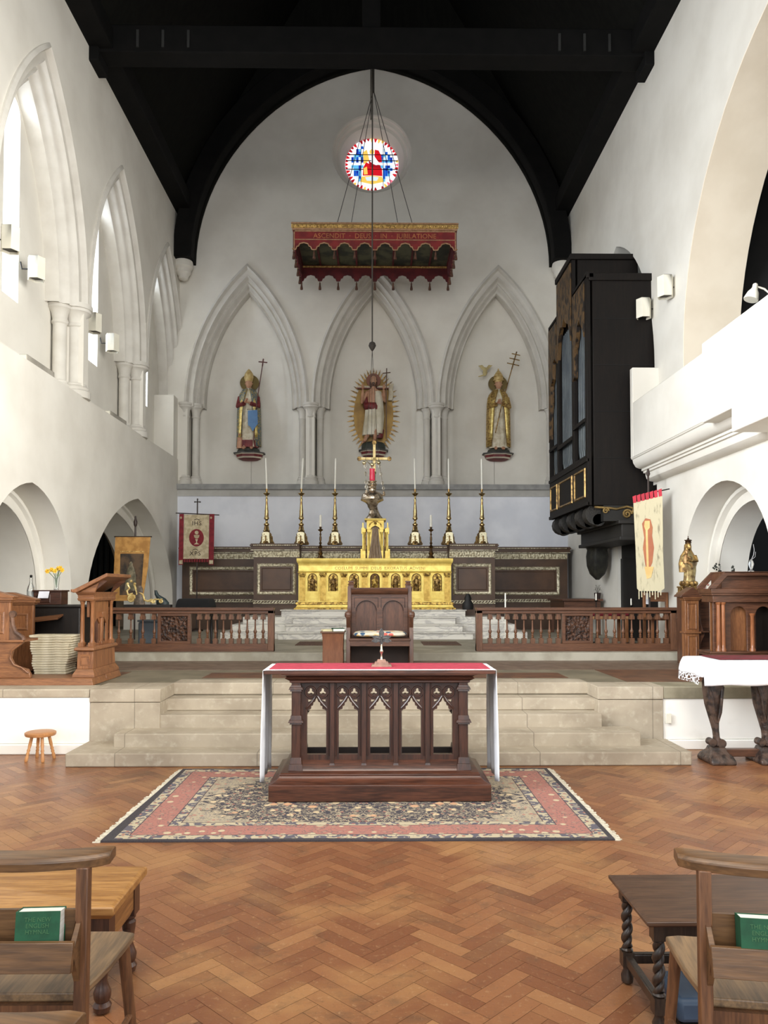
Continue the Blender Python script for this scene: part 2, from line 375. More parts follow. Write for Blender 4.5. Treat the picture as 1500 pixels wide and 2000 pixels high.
struct(MB().box(-5, 5, 17.54, 17.7, 3.77, 3.92).build('trim_ledge_fascia_east', pm('light_grey_fascia', (190, 188, 182), (176, 174, 168), .8)))

# rose window
struct(MB().lathe([(.93, YE-.002), (.9, YE+.02), (.9, YE+.1), (.84, YE+.12), (.82, YE+.2), (.76, YE+.22), (.66, YE+.40), (.64, YE+.45), (.64, YE+.6)], (-.06, 0, 11.79), 48, axis=1).build('trim_rose_splay', PLASTER))
bpy.data.objects['trim_rose_splay'].data.polygons[0]
def cone_open(o):
    """drop the two end caps of a lathe"""
    bm = bmesh.new(); bm.from_mesh(o.data)
    bmesh.ops.delete(bm, geom=[f for f in bm.faces if len(f.verts) > 8], context='FACES_ONLY'); bm.to_mesh(o.data); bm.free()
cone_open(bpy.data.objects['trim_rose_splay'])
win = bpy.data.objects.new('window_1', None); COL.objects.link(win); win.location = (-.06, YE+.46, 11.79); struct(win)
GC = {k: emi('glass_'+k, c, s) for k, (c, s) in dict(clear=((250, 250, 255), 1.25), pale=((214, 236, 250), 1.1), sky=((96, 190, 240), 1.1), blue=((24, 96, 214), .9), deep=((16, 60, 190), .8), red=((226, 30, 40), .95), ruby=((190, 26, 40), .8), gold=((250, 196, 90), 1.2), pink=((240, 120, 140), 1.1), green=((150, 190, 120), 1.0)).items()}
def pane(name, col, pts, y=0.0):
    MB().prism(pts, XZ, y, y+.012).build(name, GC[col], win)
MB().prism(circ(0, 0, .64, 48), XZ, .02, .03).build('clear_glass', GC['clear'], win)
rb = random.Random(5)
m = {k: MB() for k in GC}
for i in range(44):   # petalled border
    a = 2*pi*i/44
    if rb.random() < .85:
        k = rb.choice(['red', 'ruby', 'ruby', 'red', 'deep', 'pink', 'gold']); r0 = rb.uniform(.545, .585)
        m[k].prism([(math.cos(a+t)*r, math.sin(a+t)*r) for r, t in ((r0, -.02), (.635, -.06), (.635, .06), (r0, .02))], XZ, 0, .01)
for ix in range(-9, 10):  # quarry background of the side lights
    for iz in range(-8, 8):
        x, z = ix*.058, iz*.066+.02
        if x*x+z*z > .245 or abs(x) < .20+(.04 if z < -.1 else 0): continue
        band = (z > .08 and z < .24) or z < -.03 or (z > .26 and rb.random() < .5)
        if not band: continue
        k = rb.choice(['sky', 'sky', 'blue', 'deep', 'sky', 'pale', 'blue'])
        m[k].prism([(x-.0285, z-.0325), (x+.0285, z-.0325), (x+.0285, z+.0325), (x-.0285, z+.0325)], XZ, .004, .012)
fig = [('gold', [(-.20, .0), (-.21, .3), (-.12, .36), (-.06, .1)]), ('gold', [(-.06, .33), (.0, .38), (.06, .33), (.05, .26), (-.05, .26)]), ('red', [(.07, .36), (.16, .34), (.22, .22), (.24, .06), (.14, .05), (.06, .16)]),
       ('red', [(-.14, .05), (.0, -.02), (.16, -.06), (.24, -.10), (.25, -.28), (.0, -.26), (-.22, -.27), (-.21, -.08)]), ('ruby', [(-.08, .09), (.02, .02), (.2, -.02), (.22, -.10), (-.05, -.07)]),
       ('gold', [(-.24, -.30), (-.02, -.27), (.24, -.30), (.28, -.42), (.0, -.48), (-.28, -.42)]), ('pale', [(-.16, -.32), (0, -.29), (.16, -.32), (.12, -.4), (-.12, -.4)]), ('gold', [(-.20, -.10), (-.12, -.06), (-.10, -.24), (-.19, -.25)]), ('clear', [(-.04, .2), (.04, .22), (.12, .1), (.2, .0), (.1, -.02), (.0, .02)])]
for i, (k, pts) in enumerate(fig): m[k].prism(pts, XZ, -.008-.002*i, .0)
for k, mb in m.items():
    if mb.v: mb.build(k+'_glass_pieces', GC[k], win)
b = MB()
for z in (.235, .09, -.12): b.box(-.62, .62, -.02, .0, z-.006, z+.006)
for x in (-.26, .27): b.box(x-.006, x+.006, -.02, 0, -.55, .55)
b.build('glazing_bars', IRON, win)

# ------------------------------------------------------------------ left wall
A1 = (10.13, 1.55, 1.34, 1.50); A2 = (14.65, 1.4, 2.56, 1.97)
def a1(ins, down=None): return lancet(*A1, ins, 12, down)
def a2(ins, down=None): return lowarch(*A2, ins, 14, .2, down)
WL = lambda d: (lambda y, z, dd: (XL-d-dd, y, z))
struct(MB().prism([[(5.5, .0), (18, .0), (18, 4.6), (5.5, 4.6)], a1(0, .3), a2(0, .3)], YZ, XL, XL-.42).build('wall_left_lower', PLASTER))
struct(MB().prism([[(5.5, .0), (18, .0), (18, 4.58), (5.5, 4.58)], a1(.24, .3), a2(.26, .3)], YZ, XL-.42, XL-1.0).build('wall_left_lower_order', PLASTER))
struct(strip(lambda u: a1(u, .5), [(.0, .40), (.03, .36), (.08, .36), (.10, .41), (.24, .41)], lambda y, z, d: (XL-d, y, z)).build('trim_left_arch_order', PLASTER))
struct(strip(lambda u: a2(u, .5), [(.0, .40), (.03, .36), (.08, .36), (.10, .41), (.26, .41)], lambda y, z, d: (XL-d, y, z)).build('trim_left_arch_order', PLASTER))
LC = [10.40, 13.46, 16.5]
struct(MB().prism([[(5.5, 4.6), (18.2, 4.6), (18.2, 10.3), (5.5, 10.3)]]+[lancet(c, 6.05, 1.43, 3.03, 0, 14, 4.62) for c in LC], YZ, XL, XL-.45).build('wall_left_upper', PLASTER))
for c in LC:
    struct(strip(lambda u: lancet(c, 6.05, 1.43, 3.03, u, 14, 5.98), MOLD, lambda y, z, d: (XL-d, y, z)).build('trim_left_window_arch', STONEP, ang=50))
slits = [[(c+.23*math.cos(t), 8.2+.23*math.sin(t)) for t in [pi*i/8 for i in range(9)]]+[(c-.23, 5.62), (c+.23, 5.62)] for c in LC]
struct(MB().prism([[(5.5, 4.4), (18.2, 4.4), (18.2, 10.3), (5.5, 10.3)]]+slits, YZ, XL-.46, XL-.85).build('wall_left_back', PLASTER))
for i, c in enumerate(LC):
    wo = bpy.data.objects.new('window_%d' % (i+2), None); COL.objects.link(wo); struct(wo); wo.location = (XL-.86, c, 5.6)
    MB().box(-.02, 0, -.2, .2, 0, 2.85).build('leaded_glass', emi('lit_daylight_glass', (226, 238, 255), 17) if i == 0 else bpy.data.materials['lit_daylight_glass'], wo)
    lead = MB()
    for k in range(17):
        z = .08+k*.165
        lead.tube([(.012, -.2+.4*t/6, z+.035*math.sin(pi*t/6)) for t in range(7)], .006, 5)
    lead.tube([(.012, 0, 0), (.012, 0, 2.8)], .006, 5); lead.build('lead_cames', IRON, wo)
for yc in (11.93, 14.98):
    column('trim_left_pier', [(-4.65, yc, .125), (-4.83, yc-.2, .10), (-4.83, yc+.2, .10)], 4.6, 6.06, 5.76)
struct(MB().box(-4.96, -4.52, 17.24, 17.62, 4.58, 6.02).build('trim_corner_pier', PLASTER))
for y0, lab in ((9.95, 'long white uplight box lying on the ledge beneath the nearest slit window'), (13.1, 'long white uplight box lying on the ledge beneath the middle slit window')):
    t = thing('ledge_uplight', lab, 'light', (-4.6, y0, 4.6)); MB().box(-.09, .09, 0, .85, 0, .10).build('housing', pm('stone_grey_enamel', (170, 164, 152)), t, .004); MB().box(-.08, .08, -.012, 0, .01, .09).build('end_cap', WHITEBOX, t)

# left aisle beyond the arches
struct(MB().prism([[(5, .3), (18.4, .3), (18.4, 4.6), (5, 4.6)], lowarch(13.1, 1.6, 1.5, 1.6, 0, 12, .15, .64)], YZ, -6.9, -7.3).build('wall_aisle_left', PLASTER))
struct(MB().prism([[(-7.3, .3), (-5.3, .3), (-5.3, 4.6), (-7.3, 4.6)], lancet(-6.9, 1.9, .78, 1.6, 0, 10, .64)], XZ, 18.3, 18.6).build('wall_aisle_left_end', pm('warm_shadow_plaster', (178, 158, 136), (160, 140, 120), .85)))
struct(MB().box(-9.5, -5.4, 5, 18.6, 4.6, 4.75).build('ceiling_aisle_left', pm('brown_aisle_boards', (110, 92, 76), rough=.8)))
struct(MB().box(-9.3, -4.9, 7.9, 20, .55, .64).build('floor_aisle_left', FLAG))
sc = struct(MB().box(-7.8, -5.8, 18.7, 18.76, .64, 4.2).build('trim_dark_screen', pm('dark_green_black_screen', (22, 27, 26), (16, 20, 20), .6)))
for i in range(14): struct(MB().box(-7.7+i*.14, -7.67+i*.14, 18.62, 18.7, .64, 3.8).build('trim_screen_bar', IRON))
t = thing('gilded_altarpiece', 'carved golden altarpiece glimpsed through the nearest left arch', 'altarpiece', (-7.9, 14.2, .64), pi/2)
MB().box(-1.6, 1.6, 0, .12, 0, 2.4).build('back_panel', GOLDD, t); mm = MB()
for i in range(5): mm.lathe([(.09, .3), (.06, .35), (.055, 1.7), (.1, 1.8)], (-1.4+.7*i, .02, 0), 10)
mm.build('columns', GOLD, t); MB().box(-1.75, 1.75, -.12, .12, 1.8, 1.95).box(-1.75, 1.75, -.15, .12, 2.4, 2.5).build('cornice', GOLD, t)

# ------------------------------------------------------------------ right wall
RA = (9.76, 1.75, 1.27, 1.28)
def ra(ins, down=None): return lancet(*RA, ins, 12, down)
OA = (13.9, 5.2, 1.86, 2.75)
BG = (7.6, 5.0, 3.32, 3.42)
outl = [(3.5, 0), (12.0, 0), (12.0, 3.3), (13.97, 3.3), (13.97, .3), (18.3, .3), (18.3, 10.35), (3.5, 10.35)]
struct(MB().prism([outl, ra(0, .05), lancet(*OA, 0, 14, 3.6), lancet(*BG, 0, 18, 3.9)], YZ, XR, XR+.42).build('wall_right', PLASTER))
struct(MB().prism([outl, ra(.24, .05), lancet(*OA, .02, 14, 3.6), lancet(*BG, .0, 18, 3.9)], YZ, XR+.42, XR+.82).build('wall_right_order', PLASTER))
struct(strip(lambda u: ra(u, .3), [(.0, .40), (.03, .34), (.08, .34), (.10, .41), (.24, .41)], lambda y, z, d: (XR+d, y, z)).build('trim_right_arch_order', PLASTER))
struct(strip(lambda u: lancet(*BG, u, 18, 4.5), [(.0, .001), (.006, .004), (.006, .816), (.0, .819)], lambda y, z, d: (XR+d, y, z)).build('trim_great_arch_reveal', pm('warm_light_tint', (234, 221, 199), (224, 210, 187), .8, scale=1.2), ang=60))  # warm light on the arch reveal, put into its colour
# dark transept and organ chamber, right aisle
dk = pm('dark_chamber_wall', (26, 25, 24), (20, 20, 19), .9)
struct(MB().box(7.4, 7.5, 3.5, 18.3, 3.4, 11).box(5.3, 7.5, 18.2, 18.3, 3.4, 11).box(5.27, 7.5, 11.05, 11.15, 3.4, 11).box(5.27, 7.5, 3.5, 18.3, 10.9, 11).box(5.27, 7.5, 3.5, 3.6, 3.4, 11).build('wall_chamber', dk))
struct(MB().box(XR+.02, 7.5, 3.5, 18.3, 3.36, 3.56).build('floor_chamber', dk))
struct(MB().box(4.50, 4.55, 12.0, 13.97, .74, 2.20).build('door_opening_shade', pm('doorway_shade_black', (15, 13, 12), (9, 8, 8), .6))); struct(MB().box(4.52, 4.58, 11.98, 13.98, 2.2, 3.32).build('trim_organ_shade_sheet', pm('organ_shade_dark', (24, 22, 20), (18, 16, 15), .8)))  # added dark sheets: one fills the dark doorway, one paints shade under organ
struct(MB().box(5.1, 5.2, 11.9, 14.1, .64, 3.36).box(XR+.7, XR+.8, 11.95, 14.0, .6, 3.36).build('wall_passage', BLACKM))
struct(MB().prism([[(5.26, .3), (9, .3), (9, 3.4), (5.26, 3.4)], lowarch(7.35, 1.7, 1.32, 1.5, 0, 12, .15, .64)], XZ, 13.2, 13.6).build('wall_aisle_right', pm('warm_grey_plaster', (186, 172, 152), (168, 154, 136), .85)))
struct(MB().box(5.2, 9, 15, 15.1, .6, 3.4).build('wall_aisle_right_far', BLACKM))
struct(MB().box(XR+.5, 9, 7.96, 15, .5, .64).build('floor_aisle_right', FLAG))
# gallery (white parapet on the right)
GX = 4.04
gp = MB()
struct(gp.box(GX, GX+.13, 5.0, 11.88, 3.70, 4.56).build('trim_gallery_parapet', PLASTER, bevel=.012)); struct(MB().box(GX, 4.75, 11.88, 12.0, 3.70, 5.12).build('trim_gallery_end', PLASTER, bevel=.012))
prof = [(0, 3.72), (.012, 3.69), (.03, 3.68), (.04, 3.63), (.08, 3.565), (.14, 3.54), (.17, 3.54), (.17, 3.505), (.20, 3.50), (.20, 3.47), (.235, 3.465), (.235, 3.43), (.25, 3.38), (.30, 3.345), (.37, 3.335), (.42, 3.33), (.42, 3.72)]
struct(MB().loft([[(GX+u, y, z) for u, z in prof] for y in (5.0, 12.0)]).build('trim_gallery_cornice', PLASTER))
struct(MB().box(3.90, 4.2, 5.0, 9.02, 3.62, 4.57).build('trim_gallery_bay', PLASTER, bevel=.01))
struct(MB().box(3.86, 4.5, 5.0, 8.2, 3.34, 3.9).build('trim_gallery_corbel', PLASTER, bevel=.01))
struct(MB().box(4.0, 4.18, 5.0, 9.05, 4.57, 4.60).build('trim_gallery_cap', IRON))
struct(MB().box(GX+.1, 5.3, 5.0, 12.0, 3.66, 3.72).build('floor_gallery', PLASTER))

# ------------------------------------------------------------------ roof
def rs(sgn, x0):
    z0 = 10.28; x = sgn*x0
    return [(x, -6, z0), (x, 18.4, z0), (0, 18.4, z0+x0*1.75), (0, -6, z0+x0*1.75), (x+sgn*.2, -6, z0+.15), (x+sgn*.2, 18.4, z0+.15), (0, 18.4, z0+x0*1.75+.4), (0, -6, z0+x0*1.75+.4)]
struct(MB().hexa(rs(-1, 4.62)).build('ceiling_left_slope', DARKROOF)); struct(MB().hexa(rs(1, 4.6)).build('ceiling_right_slope', DARKROOF))
rf = lambda ins, down=None: lowarch(-.03, 9.12, 4.09-ins, 4.68-ins, 0, 24, .12, down)
gable = [(-4.6, 9.12), (-4.12, 9.12)]+rf(0)[::-1][1:-1]+[(4.06, 9.12), (4.6, 9.12), (4.6, 10.4), (0, 18.2), (-4.6, 10.4)]
struct(MB().prism(gable, XZ, 17.36, 17.58).build('ceiling_gable_boarding', DARKROOF))
arc_o = lowarch(-.03, 9.12, 4.50, 5.2, 0, 24, .12); arc_i = rf(0)
struct(MB().prism(arc_o+arc_i[::-1], XZ, 17.05, 17.5).build('trim_roof_arch_rib', BEAM, bevel=.02))
struct(MB().box(-4.62, -4.14, -6, 17.5, 10.2, 10.55).build('trim_wall_plate_left', BEAM, bevel=.02)); struct(MB().box(4.1, 4.62, -6, 17.5, 10.2, 10.55).build('trim_wall_plate_right', BEAM, bevel=.02))
struct(MB().box(-4.55, 4.5, 11.95, 12.32, 10.15, 10.60).build('trim_tie_beam', BEAM, bevel=.02))
struct(MB().box(-4.7, -4.35, 11.9, 12.35, 9.98, 10.3).box(4.3, 4.6, 11.9, 12.35, 9.98, 10.3).build('trim_tie_beam_end', BEAM, bevel=.02))
struct(MB().box(-.2, .1, 12.0, 12.28, 10.6, 17).build('trim_king_post', BEAM, bevel=.02))
for x in (-3.75, -3.35, -2.95, 2.95, 3.35, 3.75): struct(MB().box(x-.02, x+.02, 11.93, 11.955, 10.22, 10.5).build('trim_beam_strap', pm('dull_grey_strap', (40, 40, 38), rough=.7)))
for x in (-4.36, 4.30):
    struct(MB().lathe([(.03, 8.68), (.10, 8.72), (.12, 8.80), (.17, 8.85), (.17, 8.92), (.22, 8.98), (.22, 9.06), (.2, 9.14), (.2, 9.2)], (x, 17.38, 0), 20).build('trim_rib_corbel', PLASTER))
# ------------------------------------------------------------------ rug
def rug_mat():
    n = NT('persian_rug_pile'); hx, hy = 1.66, 1.0
    x, y, z = n.xyz(); ax = n.math('ABSOLUTE', x); ay = n.math('ABSOLUTE', y)
    mv = n.vec(ax, ay, 0.0)
    d = n.math('MINIMUM', n.math('SUBTRACT', hx, ax), n.math('SUBTRACT', hy, ay))   # distance from the edge
    curl = n.noise(7.5, mv, 2, .5, 2.2); curl2 = n.noise(13, mv, 2, .5, 1.4); fl = n.voro(9, mv); fl2 = n.voro(17, mv)
    navy, cream, pink, rose, sage = (34, 34, 54), (186, 170, 140), (176, 116, 102), (158, 98, 86), (140, 136, 116)
    vine = n.ss(n.math('ABSOLUTE', n.math('SUBTRACT', curl, .5)), .028, .012)
    vine2 = n.ss(n.math('ABSOLUTE', n.math('SUBTRACT', curl2, .5)), .03, .014)
    blob = n.ss(fl, .28, .21); dot = n.ss(fl2, .26, .18)
    # medallion
    ex = n.math('DIVIDE', ax, 1.22); ey = n.math('DIVIDE', ay, .72)
    rr = n.math('POWER', n.math('ADD', n.math('POWER', ex, 2.2), n.math('POWER', ey, 2.2)), .45)
    rr = n.math('ADD', rr, n.math('MULTIPLY', n.math('SUBTRACT', curl, .5), .5))
    inm = n.math('LESS_THAN', rr, 1.0)
    med = n.mix(n.math('MAXIMUM', vine, n.math('MULTIPLY', vine2, .9)), lin(navy), lin(cream)); med = n.mix(blob, med, lin((214, 190, 150))); med = n.mix(dot, med, lin(rose))
    med = n.mix(n.ss(n.voro(5, mv), .2, .13), med, lin((210, 160, 120)))
    fld = n.mix(n.math('MULTIPLY', vine2, .8), lin((178, 162, 136)), lin((112, 106, 110))); fld = n.mix(dot, fld, lin(pink)); fld = n.mix(n.math('MULTIPLY', vine, .7), fld, lin(sage))
    c = n.mix(inm, fld, med)
    bord = n.mix(n.math('MULTIPLY', vine2, .8), lin((172, 110, 98)), lin((104, 88, 88))); bord = n.mix(blob, bord, lin((202, 184, 150))); bord = n.mix(dot, bord, lin((168, 128, 110)))
    guard = n.mix(n.math('GREATER_THAN', curl2, .52), lin((190, 176, 146)), lin((84, 82, 96))); guard = n.mix(dot, guard, lin(rose))
    def band(c, lo, hi, col): 
        f = n.math('MULTIPLY', n.math('GREATER_THAN', d, lo), n.math('LESS_THAN', d, hi)); return n.mix(f, c, col)
    c = band(c, -1, .035, lin((28, 28, 44))); c = band(c, .035, .11, guard); c = band(c, .11, .118, lin((60, 50, 60))); c = band(c, .118, .31, bord); c = band(c, .31, .318, lin((60, 50, 60))); c = band(c, .318, .385, guard); c = band(c, .385, .393, lin((70, 56, 60)))
    c = n.mix(n.math('MULTIPLY', n.noise(120, None, 2), .25), c, lin((150, 136, 120)))
    n.set(c, .95); n.bump(n.noise(200, None, 2), .3, .004); return n.m
t = thing('persian_rug', 'large patterned rug with navy medallion and pink border under the nave altar', 'rug', (-.08, 6.07, 0))
g = []; 
for iy in range(9):
    for ix in range(13):
        x = -1.66+3.32*ix/12; y = -1.0+2.0*iy/8; sk = (y/1.0)*-.0; x += (-.04*(1-y)/2 if x < 0 else 0)
        g.append((x, y, .012+.002*math.sin(5*x+3*y)))
mb = MB(); mb.add(g+[(a, b, .001) for a, b, c in g], [(iy*13+ix, iy*13+ix+1, (iy+1)*13+ix+1, (iy+1)*13+ix) for iy in range(8) for ix in range(12)])
n_ = 13*9; edge = [ix for ix in range(13)]+[iy*13+12 for iy in range(1, 9)]+[8*13+ix for ix in range(11, -1, -1)]+[iy*13 for iy in range(7, 0, -1)]
mb.add([g[i] for i in edge]+[(g[i][0], g[i][1], .001) for i in edge], [(i, (i+1) % len(edge), (i+1) % len(edge)+len(edge), i+len(edge)) for i in range(len(edge))])
mb.build('pile', rug_mat(), t)
for s, nm in ((-1, 0), (1, 1)):
    fr = MB(); rr_ = random.Random(nm)
    for i in range(120):
        y = -1+2*i/119; x = s*1.66-(.04*(1-y)/2 if s < 0 else 0); L = rr_.uniform(.03, .055)
        fr.box(min(x, x+s*L), max(x, x+s*L), y-.006, y+.006+rr_.uniform(-.002, .003), .001, .006)
    fr.build('fringe', pm('cream_fringe', (226, 218, 198), (200, 190, 168), .9, scale=30), t)

# ------------------------------------------------------------------ nave altar
AX, AY = .045, 6.40
t = thing('altar_table', 'dark carved altar table of five open gothic bays on a stepped plinth', 'altar', (AX, AY, .017))
def ring(prof):   # rectangular stepped solid: (half x, y front, y back, z)
    m = MB(); m.loft([[(-a, y0, z), (a, y0, z), (a, y1, z), (-a, y1, z)] for a, y0, y1, z in prof]); return m
ring([(.857, -.45, .46, 0), (.857, -.45, .46, .125), (.84, -.435, .445, .13), (.81, -.405, .415, .145), (.79, -.385, .395, .165), (.78, -.375, .385, .178), (.785, -.38, .39, .19), (.77, -.365, .375, .2)]).build('plinth', MAHX, t, .004)
ring([(.70, -.27, .31, .885), (.715, -.285, .32, .892), (.715, -.285, .32, .905), (.75, -.31, .35, .925), (.735, -.30, .34, .94), (.76, -.325, .36, .95), (.78, -.345, .375, .955)]).build('cornice', MAHX, t)
MB().box(-.92, .92, -.275, .285, .955, .985).build('table_top', MAHX, t, .004)
def trefoil(cx, cz, r): return [(cx+r*(.78+.34*math.cos(3*(a-pi/2)))*math.cos(a), cz+r*(.78+.34*math.cos(3*(a-pi/2)))*math.sin(a)) for a in [2*pi*i/30 for i in range(30)]]
def bay_loops(cx):
    w = .077
    head = [(cx+w, .655), (cx+w-.012, .668), (cx+.046, .672), (cx+.045, .695), (cx+.03, .70), (cx+.028, .722), (cx+.014, .73), (cx, .762)]
    low = head+[(2*cx-x, z) for x, z in head[:-1][::-1]]
    low = [(cx+w, .31)]+low+[(cx-w, .31)]
    tri = lambda s: [(cx+s*.072, .748), (cx+s*.028, .742), (cx+s*.068, .722)]
    return [low, trefoil(cx-.048, .808, .026), trefoil(cx+.048, .808, .026), tri(1), tri(-1)]
loops = [[(-.63, .22), (.63, .22), (.63, .89), (-.63, .89)]]
BC = [-.506, -.253, 0, .253, .506]
for c in BC: loops += bay_loops(c)
MB().prism(loops, XZ, -.215, -.165).build('tracery_front', MAHZ, t, .002)
for c in BC:
    mo = MB()
    for s in (-1, 1):
        mo.tube([(c+s*.048+.042*math.cos(a), -.217, .808+.042*math.sin(a)) for a in [2*pi*i/20 for i in range(20)]], .0075, 6, closed=True)
        mo.tube([(c+s*.085, -.217, .675), (c+s*.06, -.219, .70), (c+s*.03, -.219, .735), (c+s*.006, -.217, .775)], .009, 6)
    mo.build('tracery_moulding', MAHZ, t)
mu = MB()
for x in (-.38, -.127, .127, .38): mu.box(x-.016, x+.016, -.245, -.2, .235, .885).frus(x-.028, x+.028, -.27, -.18, .2, .25, .01).tube([(x-.03, -.218, .3), (x-.03, -.218, .88)], .006, 6).tube([(x+.03, -.218, .3), (x+.03, -.218, .88)], .006, 6)
mu.build('mullions', MAHZ, t)
MB().hexa([(-.66, -.30, .198), (.66, -.30, .198), (.66, -.16, .198), (-.66, -.16, .198), (-.66, -.29, .215), (.66, -.29, .215), (.66, -.17, .30), (-.66, -.17, .30)]).build('sloping_sill', MAHX, t)
for s in (-1, 1):
    sl = [[(-.17, .22), (.27, .22), (.27, .89), (-.17, .89)]]
    for c in (-.06, .14): sl += [[(c+.07, .31), (c+.07, .66), (c, .76), (c-.07, .66), (c-.07, .31)], trefoil(c, .815, .028)]
    MB().prism(sl, YZ, s*.635, s*.66).build('tracery_end', MAHZ, t)
    for y in (-.245, .285):
        b = MB().box(s*.665-.035, s*.665+.035, y-.03, y+.03, .2, .89)
        for z, h, o in ((.82, .05, .012), (.835, .02, .022), (.56, .07, .014), (.575, .02, .026), (.25, .05, .014), (.2, .05, .024)):
            b.frus(s*.665-.035-o, s*.665+.035+o, y-.03-o, y+.03+o, z, z+h, .008)
        b.build('buttress', MAHZ, t, .002)
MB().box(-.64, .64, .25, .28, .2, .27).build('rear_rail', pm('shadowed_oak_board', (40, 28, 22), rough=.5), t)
# linen, frontal runner, cross
def hang(s):
    rows = []; 
    for i in range(15):
        f = i/14; z = 1.0-.88*f; ring_ = []
        for j in range(15):
            y = -.265+.54*j/14; wv = .014*f*math.sin(j*1.15+2*f)+.006*f*math.sin(j*2.9+1+3*f)
            ring_.append((AX+s*(.928+.012*f+wv), AY+y*(1-.05*f), z-.02*f*math.sin(j*.5)))
        rows.append(ring_)
    return rows
cl = MB()
top = [[(AX+x, AY+y, 1.0+.0015) for y in [-.268+.545*j/14 for j in range(15)]] for x in [-.925+1.85*i/20 for i in range(21)]]
cl.loft(hang(-1)[::-1]+top+hang(1), False, False)
o = tag(cl.build('altar_cloth', WHITEC, ang=70), 'white linen cloth hanging almost to the rug at both ends of the nave altar', 'tablecloth')
sd = o.modifiers.new('thickness', 'SOLIDIFY'); sd.thickness = .003; sd.offset = 1
o = tag(MB().box(AX-.885, AX+.885, AY-.25, AY+.25, 1.006, 1.011).build('altar_runner', REDC), 'crimson cloth laid flat over the white linen on the nave altar', 'cloth')
ce = MB(); ce.box(AX-.91, AX+.91, AY-.275, AY-.25, 1.005, 1.009)
ce.build('lace_edge', pm('white_lace_edging', (244, 240, 236), (214, 190, 190), .8, scale=60), o)
t = thing('altar_cross', 'small dark metal standing cross with stepped foot in the middle of the crimson runner', 'cross', (.06, 6.38, 1.011))
MB().frus(-.085, .085, -.06, .06, 0, .018, .01).frus(-.06, .06, -.045, .045, .018, .038, .008).frus(-.04, .04, -.035, .035, .038, .056, .01).build('stepped_foot', pm('brown_stepped_foot', (132, 96, 80), (110, 78, 64), .5, scale=20), t)
MB().lathe([(.016, .05), (.008, .065), (.006, .10), (.014, .115), (.016, .125), (.009, .14), (.007, .18)], n=12).build('stem', SILVER, t)
cr = [(0, .16), (.018, .20), (.05, .19), (.085, .205), (.06, .225), (.085, .245), (.05, .255), (.02, .25), (.022, .275), (.012, .30), (0, .315)]
MB().prism(cr+[(-x, z) for x, z in cr[1:-1][::-1]], XZ, -.006, .006).build('cross_head', pm('dark_pewter', (88, 86, 84), (60, 60, 60), .4, .6, scale=40), t, .002)
MB().tube([(0, -.009, .19), (0, -.012, .235)], [.007, .009], 6).tube([(-.045, -.009, .235), (0, -.011, .228), (.045, -.009, .235)], .004, 6).ball((0, -.012, .246), .008, 8).build('corpus', MC['dark_pewter'], t)

# ------------------------------------------------------------------ celebrant's bench, stand, books
t = thing('celebrant_seat', 'wide high-backed oak seat with two arched back panels behind the nave altar', 'seat', (.07, 9.62, .645))
for s in (-1, 1):
    o2 = [(0, 0), (.50, 0), (.50, 1.02), (.43, 1.04), (.42, .80), (.36, .70), (.10, .67), (.02, .70), (-.02, .66), (.0, .60), (.05, .52), (.02, .42), (.0, .36)]
    MB().prism(o2, YZ, s*.395-.025, s*.395+.025).build('bench_end', DOAKZ, t, .004)
    MB().lathe([(.03, .64), (.045, .66), (.045, .70), (.03, .72)], (s*.395, .03, 0), 12).build('arm_knob', DOAKZ, t)
    MB().box(s*.375-.035, s*.375+.035, .43, .51, .98, 1.055).frus(s*.375-.045, s*.375+.045, .42, .52, 1.055, 1.09, .02).box(s*.375-.038, s*.375+.038, .44, .50, 1.09, 1.11).build('finial', DOAKZ, t, .004)
fr = [[(-.37, .36), (.37, .36), (.37, 1.0), (-.37, 1.0)]]
for c in (-.175, .175): fr.append([(c+.135, .42)]+[(c+.135*math.cos(a), .72+.135*math.sin(a)) for a in [pi*i/14 for i in range(15)]]+[(c-.135, .42)])
MB().prism(fr, XZ, .44, .47).build('back_frame', DOAKX, t, .003)
MB().box(-.37, .37, .47, .50, .36, 1.0).build('back_panel', DOAKZ, t)
ml = MB()
for c in (-.175, .175):
    ml.tube([(c+.155, .438, .76), (c+.155, .438, .89), (c-.155, .438, .89), (c-.155, .438, .76)], .005, 5)
    ml.tube([(c+.135*math.cos(a), .438, .72+.135*math.sin(a)) for a in [pi*i/14 for i in range(15)]], .006, 5)
ml.build('panel_moulding', pm('dark_moulding', (50, 32, 24), rough=.5), t)
MB().loft([[(-.37, y, z) for y, z in q] for q in [[(.44, .93), (.41, .96), (.39, 1.0), (.39, 1.02), (.52, 1.02), (.52, .93)]]]+[[(.37, y, z) for y, z in q] for q in [[(.44, .93), (.41, .96), (.39, 1.0), (.39, 1.02), (.52, 1.02), (.52, .93)]]]).build('top_rail', DOAKX, t, .003)
dn = MB()
for i in range(44): dn.box(-.36+i*.0165, -.352+i*.0165, .425, .44, .915, .93)
dn.build('dentil_row', DOAKX, t)
MB().box(-.385, .385, -.015, .47, .355, .385).build('seat_board', DOAKX, t, .006)
MB().box(-.37, .37, .0, .03, .29, .355).build('apron', DOAKX, t)
MB().box(-.37, .37, .40, .42, 0, .36).box(-.37, .37, .02, .42, .0, .012).build('lower_back', pm('shadowed_brown_panel', (70, 52, 42), rough=.7), t)
